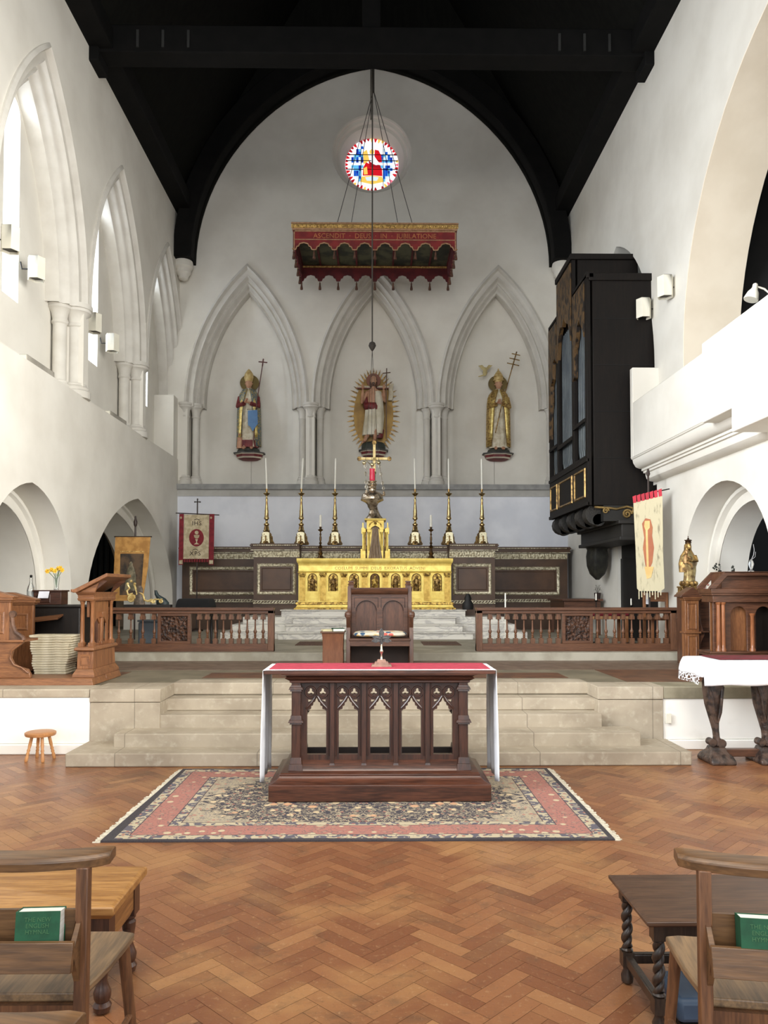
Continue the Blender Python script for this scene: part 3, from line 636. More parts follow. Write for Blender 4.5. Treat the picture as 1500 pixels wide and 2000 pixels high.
def cushion_mat():
    n = NT('needlework_cushion'); v = n.map((1, 1.3, 1.3)); cell = n.n('ShaderNodeTexVoronoi'); cell.inputs['Scale'].default_value = 13; n.t.links.new(v, cell.inputs[0])
    s = n.n('ShaderNodeSeparateColor'); n.t.links.new(cell.outputs['Color'], s.inputs[0]); d = cell.outputs[0]
    c = n.mix(n.math('GREATER_THAN', s.outputs[0], .55), lin((62, 92, 122)), lin((226, 216, 190)))
    c = n.mix(n.math('GREATER_THAN', s.outputs[1], .72), c, lin((206, 104, 92))); c = n.mix(n.math('GREATER_THAN', s.outputs[2], .7), c, lin((222, 184, 120)))
    c = n.mix(n.ss(d, .5, .36), lin((214, 206, 186)), c); n.set(c, .9); return n.m
cu = MB()
rings = []
for i in range(21):
    u = -1+2*i/20; k = (1-abs(u)**6)**.4 if abs(u) < 1 else .0; k = max(k, .25)
    rings.append([(u*.345, .19+.17*math.cos(a)*min(1, k+.1), .45+.045*k*math.sin(a)*(1 if math.sin(a) > 0 else .9)) for a in [2*pi*j/16 for j in range(16)]])
o = MB().loft(rings); o.xf(Matrix.Translation((.07, 9.62, .645-.02)))
tag(o.build('seat_cushion', cushion_mat(), ang=80), 'flowered blue, cream and rose seat cushion on the celebrant seat', 'cushion')
t = thing('book_stand', 'plain brown wooden book stand left of the celebrant seat', 'stand', (-.515, 9.72, .645))
MB().loft([[(-a, -b, z), (a, -b, z), (a, b, z), (-a, b, z)] for a, b, z in ((.125, .13, 0), (.13, .13, .22), (.125, .13, .235), (.13, .14, .40), (.137, .15, .455))]).build('body', wood('ginger_oak', (128, 80, 50), (104, 62, 38), .5, 2), t, .004)
MB().box(-.155, .15, -.165, .17, .455, .475).build('top', DOAKX, t, .004)
def book(name, label, cat, loc, dims, cover, rz=0, group=None, pages_front=True):
    """lying book: dims = (width, depth, thickness)"""
    t = thing(name, label, cat, loc, rz, group); a, b, h = dims
    MB().box(-a/2, a/2, -b/2, b/2, 0, .003).box(-a/2, a/2, -b/2, b/2, h-.003, h).box(-a/2, -a/2+.003, -b/2, b/2, 0, h).build('cover', cover, t)
    MB().box(-a/2+.003, a/2-.004, -b/2+.004, b/2-.004, .003, h-.003).build('page_block', PAPER, t); return t
book('hymn_book', 'green book lying on the brown book stand', 'book', (-.455, 9.70, 1.12), (.15, .20, .035), GREENBK, .15)
t = thing('folded_paper', 'pile of cream service sheets on the brown book stand', 'paper', (-.60, 9.71, 1.12), .2); MB().box(-.06, .06, -.09, .09, 0, .012).box(-.055, .06, -.085, .09, .0122, .022).build('sheets', pm('cream_paper', (226, 218, 184), (206, 196, 156), .8), t)

# ------------------------------------------------------------------ communion rails
BAL = [(.030, 0), (.030, .07), (.014, .078), (.014, .09), (.022, .10), (.014, .112), (.02, .125), (.012, .14), (.024, .165), (.025, .185), (.015, .205), (.013, .225), (.012, .26), (.010, .31), (.010, .335), (.016, .342), (.010, .35)]
bal_me = None
def carved():
    n = NT('carved_foliage_panel'); a = n.noise(16, None, 3, .6, 1.6); b = n.voro(22)
    n.set(n.mix(n.ss(a, .4, .6), lin((92, 60, 42)), lin((40, 26, 20))), .45); n.bump(n.math('ADD', a, b), 1.0, .03); return n.m
CARVED = carved()
def rail(label, xa, xb, bals, pa, pb, posts):
    global bal_me
    t = thing('communion_rail', label, 'railing', (0, 11.05, .757))
    MB().box(xa, xb, -.09, .09, .585, .625).box(xa, xb, -.06, .06, .54, .585).build('top_rail', REDOAK, t, .006)
    MB().box(xa, xb, -.05, .05, 0, .11).box(xa, xb, -.065, .065, 0, .02).build('bottom_rail', REDOAK, t, .005)
    for x in posts: MB().box(x-.045, x+.045, -.06, .06, 0, .6).build('post', REDOAKZ, t, .005)
    MB().prism([[(pa, .11), (pb, .11), (pb, .545), (pa, .545)], [(pa+.045, .15), (pb-.045, .15), (pb-.045, .505), (pa+.045, .505)]], XZ, -.045, .045).build('panel_frame', REDOAK, t, .005)
    MB().box(pa+.04, pb-.04, -.02, .02, .14, .51).build('carved_panel', CARVED, t)
    for x in bals:
        if bal_me is None:
            o = MB().lathe([(r, z+.105) for r, z in BAL][2:], n=12).box(-.032, .032, -.032, .032, .105, .185).box(-.034, .034, -.034, .034, .455, .50).box(-.026, .026, -.03, .03, .50, .545).build('baluster', REDOAKZ, t); bal_me = o
        else: o = bal_me.copy(); COL.objects.link(o); o.parent = t
        o.location = (x, 0, 0)
rail('oak altar rail left of the marble steps, with turned balusters and one carved panel', -4.4, -1.43, [-3.99, -3.82, -3.65, -3.48, -3.31, -3.145]+[-2.52+.113*0+i*.1135 for i in range(9)][:0]+[-2.50+i*.1135*1.0 for i in range(9)], -3.09, -2.62, [-4.35, -1.475])
rail('oak altar rail right of the marble steps, with turned balusters and one carved panel', 1.46, 4.40, [1.665+i*.1225 for i in range(9)]+[3.215+i*.124 for i in range(9)], 2.70, 3.14, [1.505, 4.30])
for x, lab in ((-.95, 'brown kneeling mat on the floor left of the celebrant seat'), (1.08, 'brown kneeling mat on the floor right of the celebrant seat')):
    o = tag(MB().box(x-.30, x+.30, 12.15, 12.95, .758, .768).build('kneeling_mat', pm('brown_rib_mat', (112, 86, 72), (86, 62, 52), .9, scale=12, stretch=(6, .5, 1)), bevel=.003), lab, 'mat')

# ------------------------------------------------------------------ high altar
t = thing('high_altar', 'golden high altar with seven arched niches of saints', 'altar', (.012, 14.85, 1.257))
def gring(prof, name, mat, mid=None):
    m = MB(); m.loft([[(-a, -b, z), (a, -b, z), (a, .62, z), (-a, .62, z)] for a, b, z in prof]); return m.build(name, mat, t)
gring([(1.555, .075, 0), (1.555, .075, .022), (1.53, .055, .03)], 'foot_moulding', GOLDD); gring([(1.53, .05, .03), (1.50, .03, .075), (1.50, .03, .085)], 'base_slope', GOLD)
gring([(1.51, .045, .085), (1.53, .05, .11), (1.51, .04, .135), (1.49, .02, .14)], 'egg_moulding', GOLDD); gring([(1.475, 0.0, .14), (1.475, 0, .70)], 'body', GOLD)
gring([(1.48, .01, .70), (1.49, .02, .715), (1.475, .01, .73), (1.475, .005, .74), (1.475, .005, .85), (1.485, .015, .86), (1.48, .01, .875), (1.50, .03, .90), (1.51, .04, .93), (1.51, .04, .98), (1.5, .03, .985)], 'entablature', GOLD)
for i in range(8):
    x = -1.403+.401*i
    p = MB().box(x-.055, x+.055, -.022, 0, .16, .62)
    for k in range(3): p.box(x-.042+.03*k, x-.026+.03*k, -.028, -.02, .19, .61)
    p.build('pilaster', GOLDP, t, .002)
    MB().frus(x-.065, x+.065, -.04, 0, .66, .70, -.004).loft([[(x-a, -b, z), (x+a, -b, z), (x+a, 0, z), (x-a, 0, z)] for a, b, z in ((.052, .022, .615), (.05, .03, .64), (.07, .045, .67))]).build('capital', GOLDD, t)
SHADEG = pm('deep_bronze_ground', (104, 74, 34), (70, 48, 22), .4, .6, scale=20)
for i in range(7):
    x = -1.2025+.401*i
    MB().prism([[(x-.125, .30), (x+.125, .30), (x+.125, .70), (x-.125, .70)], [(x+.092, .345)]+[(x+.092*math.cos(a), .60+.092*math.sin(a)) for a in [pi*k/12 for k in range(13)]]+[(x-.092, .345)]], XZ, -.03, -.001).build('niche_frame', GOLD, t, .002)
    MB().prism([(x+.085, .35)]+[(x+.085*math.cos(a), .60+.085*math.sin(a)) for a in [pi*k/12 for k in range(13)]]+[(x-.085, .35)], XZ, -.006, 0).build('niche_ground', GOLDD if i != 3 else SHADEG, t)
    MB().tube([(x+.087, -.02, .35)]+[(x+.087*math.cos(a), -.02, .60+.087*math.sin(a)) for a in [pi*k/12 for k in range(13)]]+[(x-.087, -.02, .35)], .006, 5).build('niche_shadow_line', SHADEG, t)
    f = MB(); f.loft([[(x+a*math.cos(q)*(1+.12*math.sin(5*q+i)), -.012-b*max(0, -math.sin(q)), z) for q in [2*pi*k/16 for k in range(16)]] for a, b, z in ((.055, .03, .355), (.06, .045, .38), (.048, .05, .42), (.062, .06, .45), (.045, .035, .48), (.04, .03, .52), (.055, .03, .565), (.03, .025, .59), (.012, .015, .60))])
    f.ball((x, -.03, .625), .024, 10, (1, 1, 1.25)).tube([(x-.05, -.035, .56), (x-.06, -.05, .50), (x-.01, -.07, .49)], [.014, .012, .01], 6).tube([(x+.05, -.035, .56), (x+.055, -.05, .51), (x+.02, -.07, .53)], [.014, .012, .01], 6)
    f.build('relief_figure', OLDGOLD if i != 3 else GOLDD, t)
    MB().box(x-.12, x+.12, -.02, 0, .20, .28).box(x-.13, x+.13, -.03, 0, .28, .30).box(x-.12, x-.10, -.02, 0, .16, .2).box(x+.10, x+.12, -.02, 0, .16, .2).build('pedestal', GOLD, t)
text('COELUM  SUMMI  DEUS  EXORATUS  ADVENI', .085, XZ, pm('worn_gold_lettering', (206, 168, 84), rough=.5), t, 'inscription', .001, (.1, -.006, .765), sx=1.02)

# reredos
t = thing('reredos', 'brown panelled reredos with silver-gilt carved borders running behind the high altar', 'panelling', (0, 0, .757))
Z = .757
def gadroon(xa, xb, y, z0, z1, parent):
    m = MB(); m.box(xa, xb, y, y+.02, z0, z1); n = max(1, int((xb-xa)/.05)); w = (xb-xa)/n
    for i in range(n):
        x = xa+w*(i+.5)
        m.loft([[(x+a*w*math.cos(q), y-b*math.sin(q), z) for q in [pi*k/5 for k in range(6)]]+[(x-a*w, y+.01, z), (x+a*w, y+.01, z)] for a, b, z in ((.2, .004, z0+.01), (.4, .018, z0+.03), (.42, .02, z1-.03), (.3, .008, z1-.008))])
    return m.build('gadroon_frieze', SILVERGILT, parent)
def frame(xa, xb, z0, z1, y, w, parent):
    m = MB(); m.sweep([(xa, z0), (xb, z0), (xb, z1), (xa, z1)], [(0, y), (.01, y-.02), (w*.4, y-.03), (w*.7, y-.025), (w, y-.008), (w, y)], XZ, closed=True)
    m.build('carved_frame', SILVERGILT, parent); MB().box(xa+w, xb-w, y-.004, y+.01, z0+w, z1-w).build('panel_field', REREP, parent)
    ii = .035; MB().sweep([(xa+w+ii, z0+w+ii), (xb-w-ii, z0+w+ii), (xb-w-ii, z1-w-ii), (xa+w+ii, z1-w-ii)], [(0, y-.004), (.006, y-.012), (.012, y-.004)], XZ, closed=True).build('inner_bead', RERE, parent)
def section(xa, xb, yf, yb, top, full=True, fl=(0, 0)):
    Zt = top-Z
    MB().box(xa, xb, yf, yb, 0, Zt-.05).build('carcass', RERE, t)
    MB().box(xa-fl[0]*.07, xb+fl[1]*.07, yf-.07, yb, Zt-.05, Zt-.02).box(xa-fl[0]*.055, xb+fl[1]*.055, yf-.055, yb, Zt-.02, Zt).box(xa-fl[0]*.05, xb+fl[1]*.05, yf-.05, yf, Zt-.12, Zt-.05).build('cornice', RERE, t, .004)
    m = MB(); nb = int((xb-xa)/.035)
    for i in range(nb): m.box(xa+i*.035+.006, xa+i*.035+.026, yf-.078, yf-.065, Zt-.045, Zt-.024)
    m.box(xa-fl[0]*.055, xb+fl[1]*.055, yf-.058, yf-.05, Zt-.135, Zt-.122); m.build('bead_row', SILVERGILT, t)
    gadroon(xa, xb, yf-.02, Zt-.27, Zt-.15, t)
    if full:
        MB().box(xa-.0, xb, yf-.035, yf, .60, .615).box(xa, xb, yf-.03, yf, .655, .665).build('plinth_lines', SILVERGILT, t)
        m = MB(); nb = int((xb-xa)/.06)
        for i in range(nb):
            x = xa+(i+.5)*(xb-xa)/nb; m.hexa([(x-.03, yf-.03, .618), (x, yf-.03, .618), (x, yf, .618), (x-.03, yf, .618), (x, yf-.03, .652), (x+.03, yf-.03, .652), (x+.03, yf, .652), (x, yf, .652)])
        m.build('wave_band', SILVERGILT, t); MB().box(xa, xb, yf-.03, yf, 0, .56).build('plinth', RERE, t, .004)
section(-2.40, -1.49, 15.3, 17.55, 2.55, fl=(1, 0)); section(1.50, 2.41, 15.3, 17.55, 2.55, fl=(0, 1))
section(-1.49, 1.50, 15.7, 17.55, 2.53, False)
section(-4.24, -2.40, 17.0, 17.55, 2.58, fl=(1, 0)); section(2.41, 4.29, 17.0, 17.55, 2.58, fl=(0, 1))
frame(-2.33, -1.56, 1.535-Z, 2.155-Z, 15.298, .06, t); frame(1.57, 2.34, 1.535-Z, 2.155-Z, 15.298, .06, t)
frame(-4.08, -2.2, 1.51-Z, 2.14-Z, 16.998, .07, t); frame(2.2, 4.12, 1.51-Z, 2.14-Z, 16.998, .07, t)

# tabernacle
t = thing('tabernacle', 'gold tabernacle with columns and a brownish silk veil on the high altar', 'tabernacle', (.02, 15.12, 2.24))
MB().box(-.16, .16, .06, .42, 0, .60).build('body', GOLD, t)
for s in (-1, 1):
    MB().box(s*.21-.035, s*.21+.035, .10, .40, 0, .56).frus(s*.21-.05, s*.21+.05, .08, .42, .56, .62, .03).build('wing', OLDGOLD, t)
    MB().box(s*.27-.02, s*.27+.02, .06, .16, 0, .20).box(s*.245-.03, s*.245+.03, .05, .16, .50, .62).box(s*.245-.012, s*.245+.012, .06, .10, .2, .72).build('pier', GOLD, t)
    for x, y in ((s*.125, .0), (s*.225, .04)):
        MB().box(x-.03, x+.03, y-.02, y+.06, 0, .16).lathe([(.024, .16), (.018, .18), (.016, .48), (.026, .50), (.026, .53)], (x, y+.02, 0), 12).box(x-.035, x+.035, y-.02, y+.07, .53, .60).build('column', GOLD, t)
MB().prism([(-.17, .58), (-.09, .58), (-.07, .62), (0, .66), (.07, .62), (.09, .58), (.17, .58), (.17, .76), (-.17, .76)], XZ, -.03, .42).build('arched_head', GOLD, t, .004)
MB().frus(-.21, .21, -.06, .44, .76, .795, -.004).build('cornice', GOLD, t, .004)
MB().tube([(.12*math.cos(a), -.035, .63+.11*math.sin(a)) for a in [pi*i/12 for i in range(13)]], .012, 6).ball((0, -.035, .70), .03, 8).build('arch_ornament', GOLDD, t)
rings = []
for k in range(9):
    f = k/8; z = .62-.62*f; a = .06+.085*f**1.6
    rings.append([(a*math.cos(q)*(1+.10*math.sin(9*q)), -.012-(.02+.05*f)*abs(math.sin(q))*(1+.25*math.sin(11*q+f)), z) for q in [-pi*j/30 for j in range(31)]]+[(-a*.95, .03, z), (a*.95, .03, z)])
MB().loft(rings).build('veil', pm('brown_grey_silk', (168, 146, 122), (128, 106, 84), .45, scale=14, stretch=(6, 6, .5)), t, ang=80)
t = thing('altar_crucifix', 'gilt cross with round arm ends on a silver bell foot on top of the tabernacle', 'cross', (.0, 15.3, 3.036))
MB().lathe([(.18, 0), (.175, .02), (.12, .09), (.075, .19), (.06, .27), (.075, .30), (.05, .33), (.03, .38)], n=24).build('bell_foot', SILVER, t)
MB().lathe([(.028, .38), (.022, .5), (.035, .6), (.022, .7), (.022, .9), (.04, .93), (.03, .96)], n=14).build('shaft', BRASS, t)
IV = pm('ivory_gilt', (226, 204, 146), (200, 172, 110), .4, .3, scale=10)
MB().box(-.028, .028, -.02, .02, .93, 1.52).box(-.27, .27, -.02, .02, 1.19, 1.245).frus(-.045, .045, -.035, .035, 1.18, 1.26, .02).build('beams', IV, t, .005)
for x, z in ((-.30, 1.217), (.30, 1.217), (0, 1.54)): MB().lathe([(.045, -.02), (.045, .02)], (x, 0, z), 16, axis=1).build('round_end', OLDGOLD, t, .005)

# candlesticks and candles
def stick(label, loc, big=True):
    t = thing('candlestick', label, 'candlestick', loc, 0, None)
    if big:
        k = .001254
        pr = [(r*k, (1650-y)*k) for r, y in ((52, 1432), (60, 1420), (44, 1400), (38, 1350), (30, 1338), (44, 1322), (44, 1308), (24, 1290), (18, 1262), (22, 1240), (42, 1222), (42, 1205), (34, 1188), (30, 1110), (32, 1095), (26, 1060), (17, 930), (22, 905), (20, 890), (14, 878), (14, 850), (28, 835), (58, 806), (56, 800), (22, 796), (16, 780), (22, 765), (18, 750), (20, 728))]
        MB().lathe(pr, n=16).build('stem', BRASS, t)
        ft = MB()
        ft.loft([[(a*math.cos(q+pi/6), a*math.sin(q+pi/6), z) for q in [2*pi*j/3+d for j in range(3) for d in (-.35, .35)]] for a, z in ((.155, 0), (.15, .03), (.115, .09), (.10, .18), (.105, .22), (.06, .275))])
        for j in range(3):
            q = 2*pi*j/3+pi/6; ft.tube([(.10*math.cos(q), .10*math.sin(q), .19), (.12*math.cos(q), .12*math.sin(q), .17), (.13*math.cos(q), .13*math.sin(q), .09), (.165*math.cos(q), .165*math.sin(q), .02)], [.012, .016, .012, .02], 6)
        ft.build('tripod_foot', OLDGOLD, t)
        MB().prism([(-.085, .035), (-.05, .03), (-.03, .045), (.03, .045), (.05, .03), (.085, .035), (.078, .11), (.072, .18), (.078, .235), (.05, .26), (-.05, .26), (-.078, .235), (-.072, .18), (-.078, .11)], XZ, -.115, -.095).build('foot_plate', BASEPL, t, .004)
    else:
        pr = [(.075, 0), (.06, .04), (.035, .08), (.05, .12), (.03, .16), (.02, .20), (.03, .22), (.048, .24), (.03, .265), (.014, .28), (.03, .32), (.014, .34), (.022, .38), (.022, .43), (.012, .46), (.022, .49), (.012, .51), (.012, .54), (.055, .575), (.05, .585), (.02, .60), (.026, .64)]
        MB().lathe(pr, n=14).build('stem', pm('dark_bronze', (120, 92, 60), (70, 52, 34), .35, .8, scale=20), t)
    return t
CS = [(-2.214, 'leftmost of the six tall candlesticks', (-.022, .0)), (-1.502, 'second tall candlestick from the left', (.04, 0)), (-.809, 'tall candlestick just left of the tabernacle', (.01, 0)), (.841, 'tall candlestick just right of the tabernacle', (.012, 0)), (1.537, 'second tall candlestick from the right', (.0, 0)), (2.222, 'rightmost of the six tall candlesticks', (.0, 0))]
first = None
for i, (x, l, ln) in enumerate(CS):
    z = 2.552; lab = l+', gilt brass on a pale tripod foot'
    first = stick(lab, (x, 15.78, z)) if first is None else first
    if i: dup(first, (x, 15.78, z), (i % 3-1)*.05, lab)
    lab2 = 'slim white candle in the '+l.replace('of the six tall candlesticks', 'of the six tall candlesticks')
    ca = thing('altar_candle', lab2, 'candle', (x, 15.78, z+1.15)); ca.rotation_euler = (0, -[(-.035), .05, .02, -.02, -.01, -.01][i]*-1, 0)
    MB().lathe([(.017, 0), (.016, .60), (.012, .635), (.004, .645)], n=10).build('wax', WAX, ca)
for c in [o for o in COL.objects if 'label' in o and o.name.startswith('candlestick')]: c['group'] = 'tall brass candlesticks behind the high altar'
for c in [o for o in COL.objects if 'label' in o and o.name.startswith('altar_candle')]: c['group'] = 'slim candles in the tall candlesticks'
s1 = stick('small bronze candlestick on the golden altar left of the tabernacle', (-1.066, 15.2, 2.24), False); s1['group'] = 'small candlesticks on the golden altar'
dup(s1, (1.125, 15.2, 2.24), .1, 'small bronze candlestick on the golden altar right of the tabernacle')
for x, sd_ in ((-1.066, 'left'), (1.125, 'right')):
    ca = thing('altar_candle', 'short cream candle in the small bronze candlestick %s of the tabernacle' % sd_, 'candle', (x, 15.2, 2.87), 0, 'short candles in the small candlesticks'); MB().lathe([(.022, 0), (.022, .24), (.006, .25)], n=10).build('wax', WAX, ca)
tag(MB().lathe([(.10, 0), (.11, .06), (.10, .12), (.06, .17), (.07, .21), (.05, .26), (.03, .30)], (1.78, 14.6, 1.257-.12*0), 10, sq=(1, .6)).build('black_bag', pm('black_leather', (16, 15, 15), rough=.6)), 'small black cloth bag at the right end of the golden altar foot', 'bag')
# ------------------------------------------------------------------ hanging canopy
t = thing('hanging_canopy', 'red and gold hanging canopy with scalloped valances lettered in gold over the high altar', 'canopy', (.01, 14.95, 8.33))
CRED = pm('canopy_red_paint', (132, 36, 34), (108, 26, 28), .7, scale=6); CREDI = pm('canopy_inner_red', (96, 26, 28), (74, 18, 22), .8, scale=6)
CGOLD = pm('canopy_gold_moulding', (222, 186, 112), (150, 116, 62), .45, .3, scale=24, bump=.5, bscale=40); TRIM = pm('canopy_buff_trim', (176, 138, 104), (150, 112, 80), .6, scale=20)
W2, DP = 1.60, 1.66
def scallop(u0, u1, n, ztop, dz=.14, zl=0.0):
    pts = [(u0, ztop), (u0, zl)]; s = (u1-u0)/n
    for i in range(n):
        for f, h in ((.10, .02), (.16, .45), (.24, .5), (.30, .85), (.40, .92), (.5, 1.0), (.60, .92), (.70, .85), (.76, .5), (.84, .45), (.90, .02)): pts.append((u0+s*(i+f), zl+dz*h))
        pts.append((u0+s*(i+1), zl))
    return pts+[(u1, ztop)]
MB().prism(scallop(-W2, W2, 8, .50), XZ, 0, .03).build('front_valance', CRED, t)
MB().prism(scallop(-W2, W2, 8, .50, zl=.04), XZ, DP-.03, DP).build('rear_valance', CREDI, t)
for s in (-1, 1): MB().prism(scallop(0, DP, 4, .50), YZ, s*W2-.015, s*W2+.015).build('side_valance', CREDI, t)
tr = MB(); sp = scallop(-W2, W2, 8, .50)[1:-1]
tr.tube([(x, -.008, z) for x, z in sp], .013, 5); tr.box(-W2, W2, -.012, 0, .195, .21); tr.box(-W2, W2, -.012, 0, .36, .385)
for x in (-W2, W2-.02): tr.box(x, x+.02, -.012, 0, .0, .38)
tr.build('valance_trim', TRIM, t)
text('ASCENDIT  ·  DEUS  ·  IN  ·  JUBILATIONE', .135, XZ, pm('lettering_gold', (190, 120, 72), rough=.6), t, 'lettering', .004, (0, -.004, .235), sx=.99)
MB().box(-W2-.05, W2+.05, -.06, DP+.06, .50, .53).box(-W2-.03, W2+.03, -.03, DP+.03, .39, .50).build('cornice', TRIM, t, .01)
m = MB(); m.box(-W2-.045, W2+.045, -.05, -.03, .42, .49)
for i in range(78): m.ball((-W2+.0+i*.0402, -.055, .455), .024, 8, (1, .7, 1.1))
m.build('gold_ribbon_moulding', CGOLD, t)
MB().box(-W2+.03, W2-.03, .03, DP-.03, .385, .40).build('painted_ceiling', pm('painted_foliage_ceiling', (84, 84, 60), (44, 46, 36), .7, scale=2.6, lo=.42, hi=.6), t)
m = MB()
for i in range(9): m.box(-W2+.02+i*(2*W2-.04)/8-.02, -W2+.02+i*(2*W2-.04)/8+.02, .03, DP-.03, .365, .385)
m.build('ceiling_ribs', CREDI, t); MB().box(-W2+.03, W2-.03, DP-.06, DP-.03, .33, .36).build('gold_ceiling_edge', CGOLD, t)
def tassel(x, y, z, p):
    MB().lathe([(.006, .0), (.012, -.03), (.02, -.05), (.016, -.07), (.03, -.15), (.03, -.18)], (x, y, z), 8).build('tassel', TASS, p)
TASS = pm('brown_gold_tassel', (100, 66, 48), (70, 44, 34), .8, scale=20)
for i in range(9):
    x = -W2+2*W2*i/8; tassel(x, .012, .0, t); tassel(x, DP-.02, .03, t)
for s in (-1, 1):
    for k in (1, 2, 3): tassel(s*W2, DP*k/4, 0, t)
m = MB()
for s in (-1, 1):
    for k in range(26): m.ball((s*(W2+.02), DP*k/25, .02+.02*(k % 2)), .014, 6)
m.build('gold_bead_cord', CGOLD, t)
ch = MB()
for sx_, y in ((-.8, .3), (-.62, 1.4), (.62, 1.4), (.8, .3)): ch.tube([(sx_, y, .52), (-.03, .8, 3.75)], .007, 5); ch.lathe([(.02, .52), (.02, .56), (.01, .6)], (sx_, y, 0), 8)
ch.tube([(-.03, .8, 3.7), (-.03, .8, 7.5)], .02, 6); ch.build('suspension_wires', pm('thin_dark_wire', (70, 66, 60), rough=.6), t)

# ------------------------------------------------------------------ sanctuary lamp
t = thing('sanctuary_lamp', 'silver hanging sanctuary lamp with red glass on a long cord before the tabernacle', 'lamp', (-.036, 13.0, 2.85))
k = .000996
pr = [(r*k, (1240-y)*k) for r, y in ((5, 1240), (22, 1222), (52, 1195), (62, 1165), (48, 1130), (40, 1110), (52, 1085), (74, 1050), (84, 1010), (120, 975), (185, 945), (200, 932), (192, 925), (188, 900), (176, 850), (140, 812), (92, 790), (62, 775), (58, 745), (74, 728), (70, 712), (60, 700), (84, 672), (80, 655), (56, 640), (80, 615), (78, 608), (40, 604))]
MB().lathe(pr, n=28).build('bowl', SILVER, t)
gl = NT('ruby_glass'); gl.set(lin((196, 44, 72)), .12, 0, Transmission_Weight=.35); gl.b.inputs['Emission Color'].default_value = lin((220, 60, 90)); gl.b.inputs['Emission Strength'].default_value = .25
MB().lathe([(.040, .635), (.046, .66), (.043, .80), (.046, .84), (.043, .842), (.040, .80), (.040, .66)], n=20).build('red_glass', gl.m, t)
MB().lathe([(.014, .64), (.014, .83)], n=10).build('candle', WAX, t)
cb = MB()
for q in (-.1, 2.0, 4.2):
    x, y = .2*math.cos(q), .2*math.sin(q); cb.ball((x, y, .40), .03, 8); cb.lathe([(.012, .40), (.02, .45)], (x, y, 0), 8)
cb.build('knobs', SILVER, t)
cc = MB()
for q, dx in ((-.1, .12), (2.0, -.01), (4.2, -.12)):
    p0 = Vector((.2*math.cos(q), .2*math.sin(q), .45)); p1 = Vector((dx, 0, .93)); cc.tube([p0, p1], .0035, 4)
    for f in (.12, .3, .62, .9):
        c_ = p0.lerp(p1, f); cc.tube([(c_.x+.018*math.cos(a), c_.y, c_.z+.03*math.sin(a)) for a in [2*pi*i/10 for i in range(10)]], .006, 5, closed=True)
    p2 = Vector((dx*.8, 0, 1.15)); MB().tube([p1, p2, (0, 0, 2.9)], .003, 4).build('upper_cord', pm('grey_brown_cord', (72, 66, 58), (56, 52, 46), .8), t)
cc.build('chains', pm('pale_silver_chain', (210, 204, 190), (150, 140, 120), .3, .7), t)
cb = MB()
for x, z in ((-.135, .94), (0, .91), (.11, .945)): cb.ball((x, 0, z), .036, 12)
cb.tube([(-.12, 0, 1.0), (-.05, 0, .93), (0, 0, .90), (.05, 0, .93), (.11, 0, 1.0)], .008, 6); cb.build('counterweights', pm('pale_brass_balls', (214, 200, 160), rough=.25, metal=.8), t)
MB().lathe([(.01, 2.86), (.04, 2.90), (.065, 2.95), (.05, 3.0), (.02, 3.02)], n=16).build('wooden_boss', pm('dark_boss', (60, 54, 48), rough=.5), t)
CORD = pm('grey_brown_cord', (72, 66, 58), (56, 52, 46), .8)
MB().tube([(0, 0, 3.0), (0, 0, 7.6), (-.01, 0, 15)], .012, 6).tube([(-.025, .02, 6.9), (-.025, .02, 15)], .010, 6).build('hanging_cord', CORD, t)

# ------------------------------------------------------------------ statues
def robe(rings, fold=.07, n=40, kf=11, ph=0.0):
    out = []
    for x, y, rx, ry, z in rings:
        out.append([(x+rx*math.cos(q)*(1+fold*min(1, rx*6)*math.sin(kf*q+ph+z*2)), y+ry*math.sin(q)*(1+fold*min(1, rx*6)*math.sin(kf*q+ph+z*2)), z) for q in [2*pi*j/n for j in range(n)]])
    return out
def head(m, x, y, z, s=1.0, beard=False):
    rg = []
    for zz, rx, rf, rb_ in ((-.11, .035, .04, .03), (-.09, .045, .065, .03), (-.06, .055, .072, .05), (-.035, .062, .078, .065), (-.01, .066, .082, .078), (.03, .068, .078, .085), (.07, .062, .072, .082), (.10, .045, .05, .06), (.115, .02, .02, .03)):
        r = []
        for j in range(20):
            q = 2*pi*j/20; cx, cy = math.cos(q), math.sin(q); ry = rf if cy < 0 else rb_
            ex = .022 if (j == 15 and -.05 < zz < .02) else 0
            r.append((x+s*rx*cx, y+s*(ry*cy-ex), z+s*zz))
        rg.append(r)
    m.loft(rg)
    m.ball((x-s*.068, y, z-s*.01), s*.016, 6).ball((x+s*.068, y, z-s*.01), s*.016, 6)
def hand(m, p, d, s=1.0):
    """palm, four fingers and a thumb; d = pointing direction"""
    p = Vector(p); d = Vector(d).normalized(); sd = d.cross(Vector((0, 1, 0))); sd = sd.normalized() if sd.length > .1 else Vector((1, 0, 0))
    m.tube([p, p+d*.03*s, p+d*.07*s], [.018*s, .03*s, .028*s], 8, flat=.55)
    for i, L in enumerate((.05, .06, .056, .042)):
        b = p+d*.065*s+sd*((i-1.5)*.014*s); m.tube([b, b+d*L*.5*s, b+d*L*s+Vector((0, -.012*s, 0))], [.0075*s, .007*s, .005*s], 6)
    b = p+d*.025*s-sd*.024*s; m.tube([b, b+(d-sd*.8).normalized()*.045*s], [.009*s, .006*s], 6)
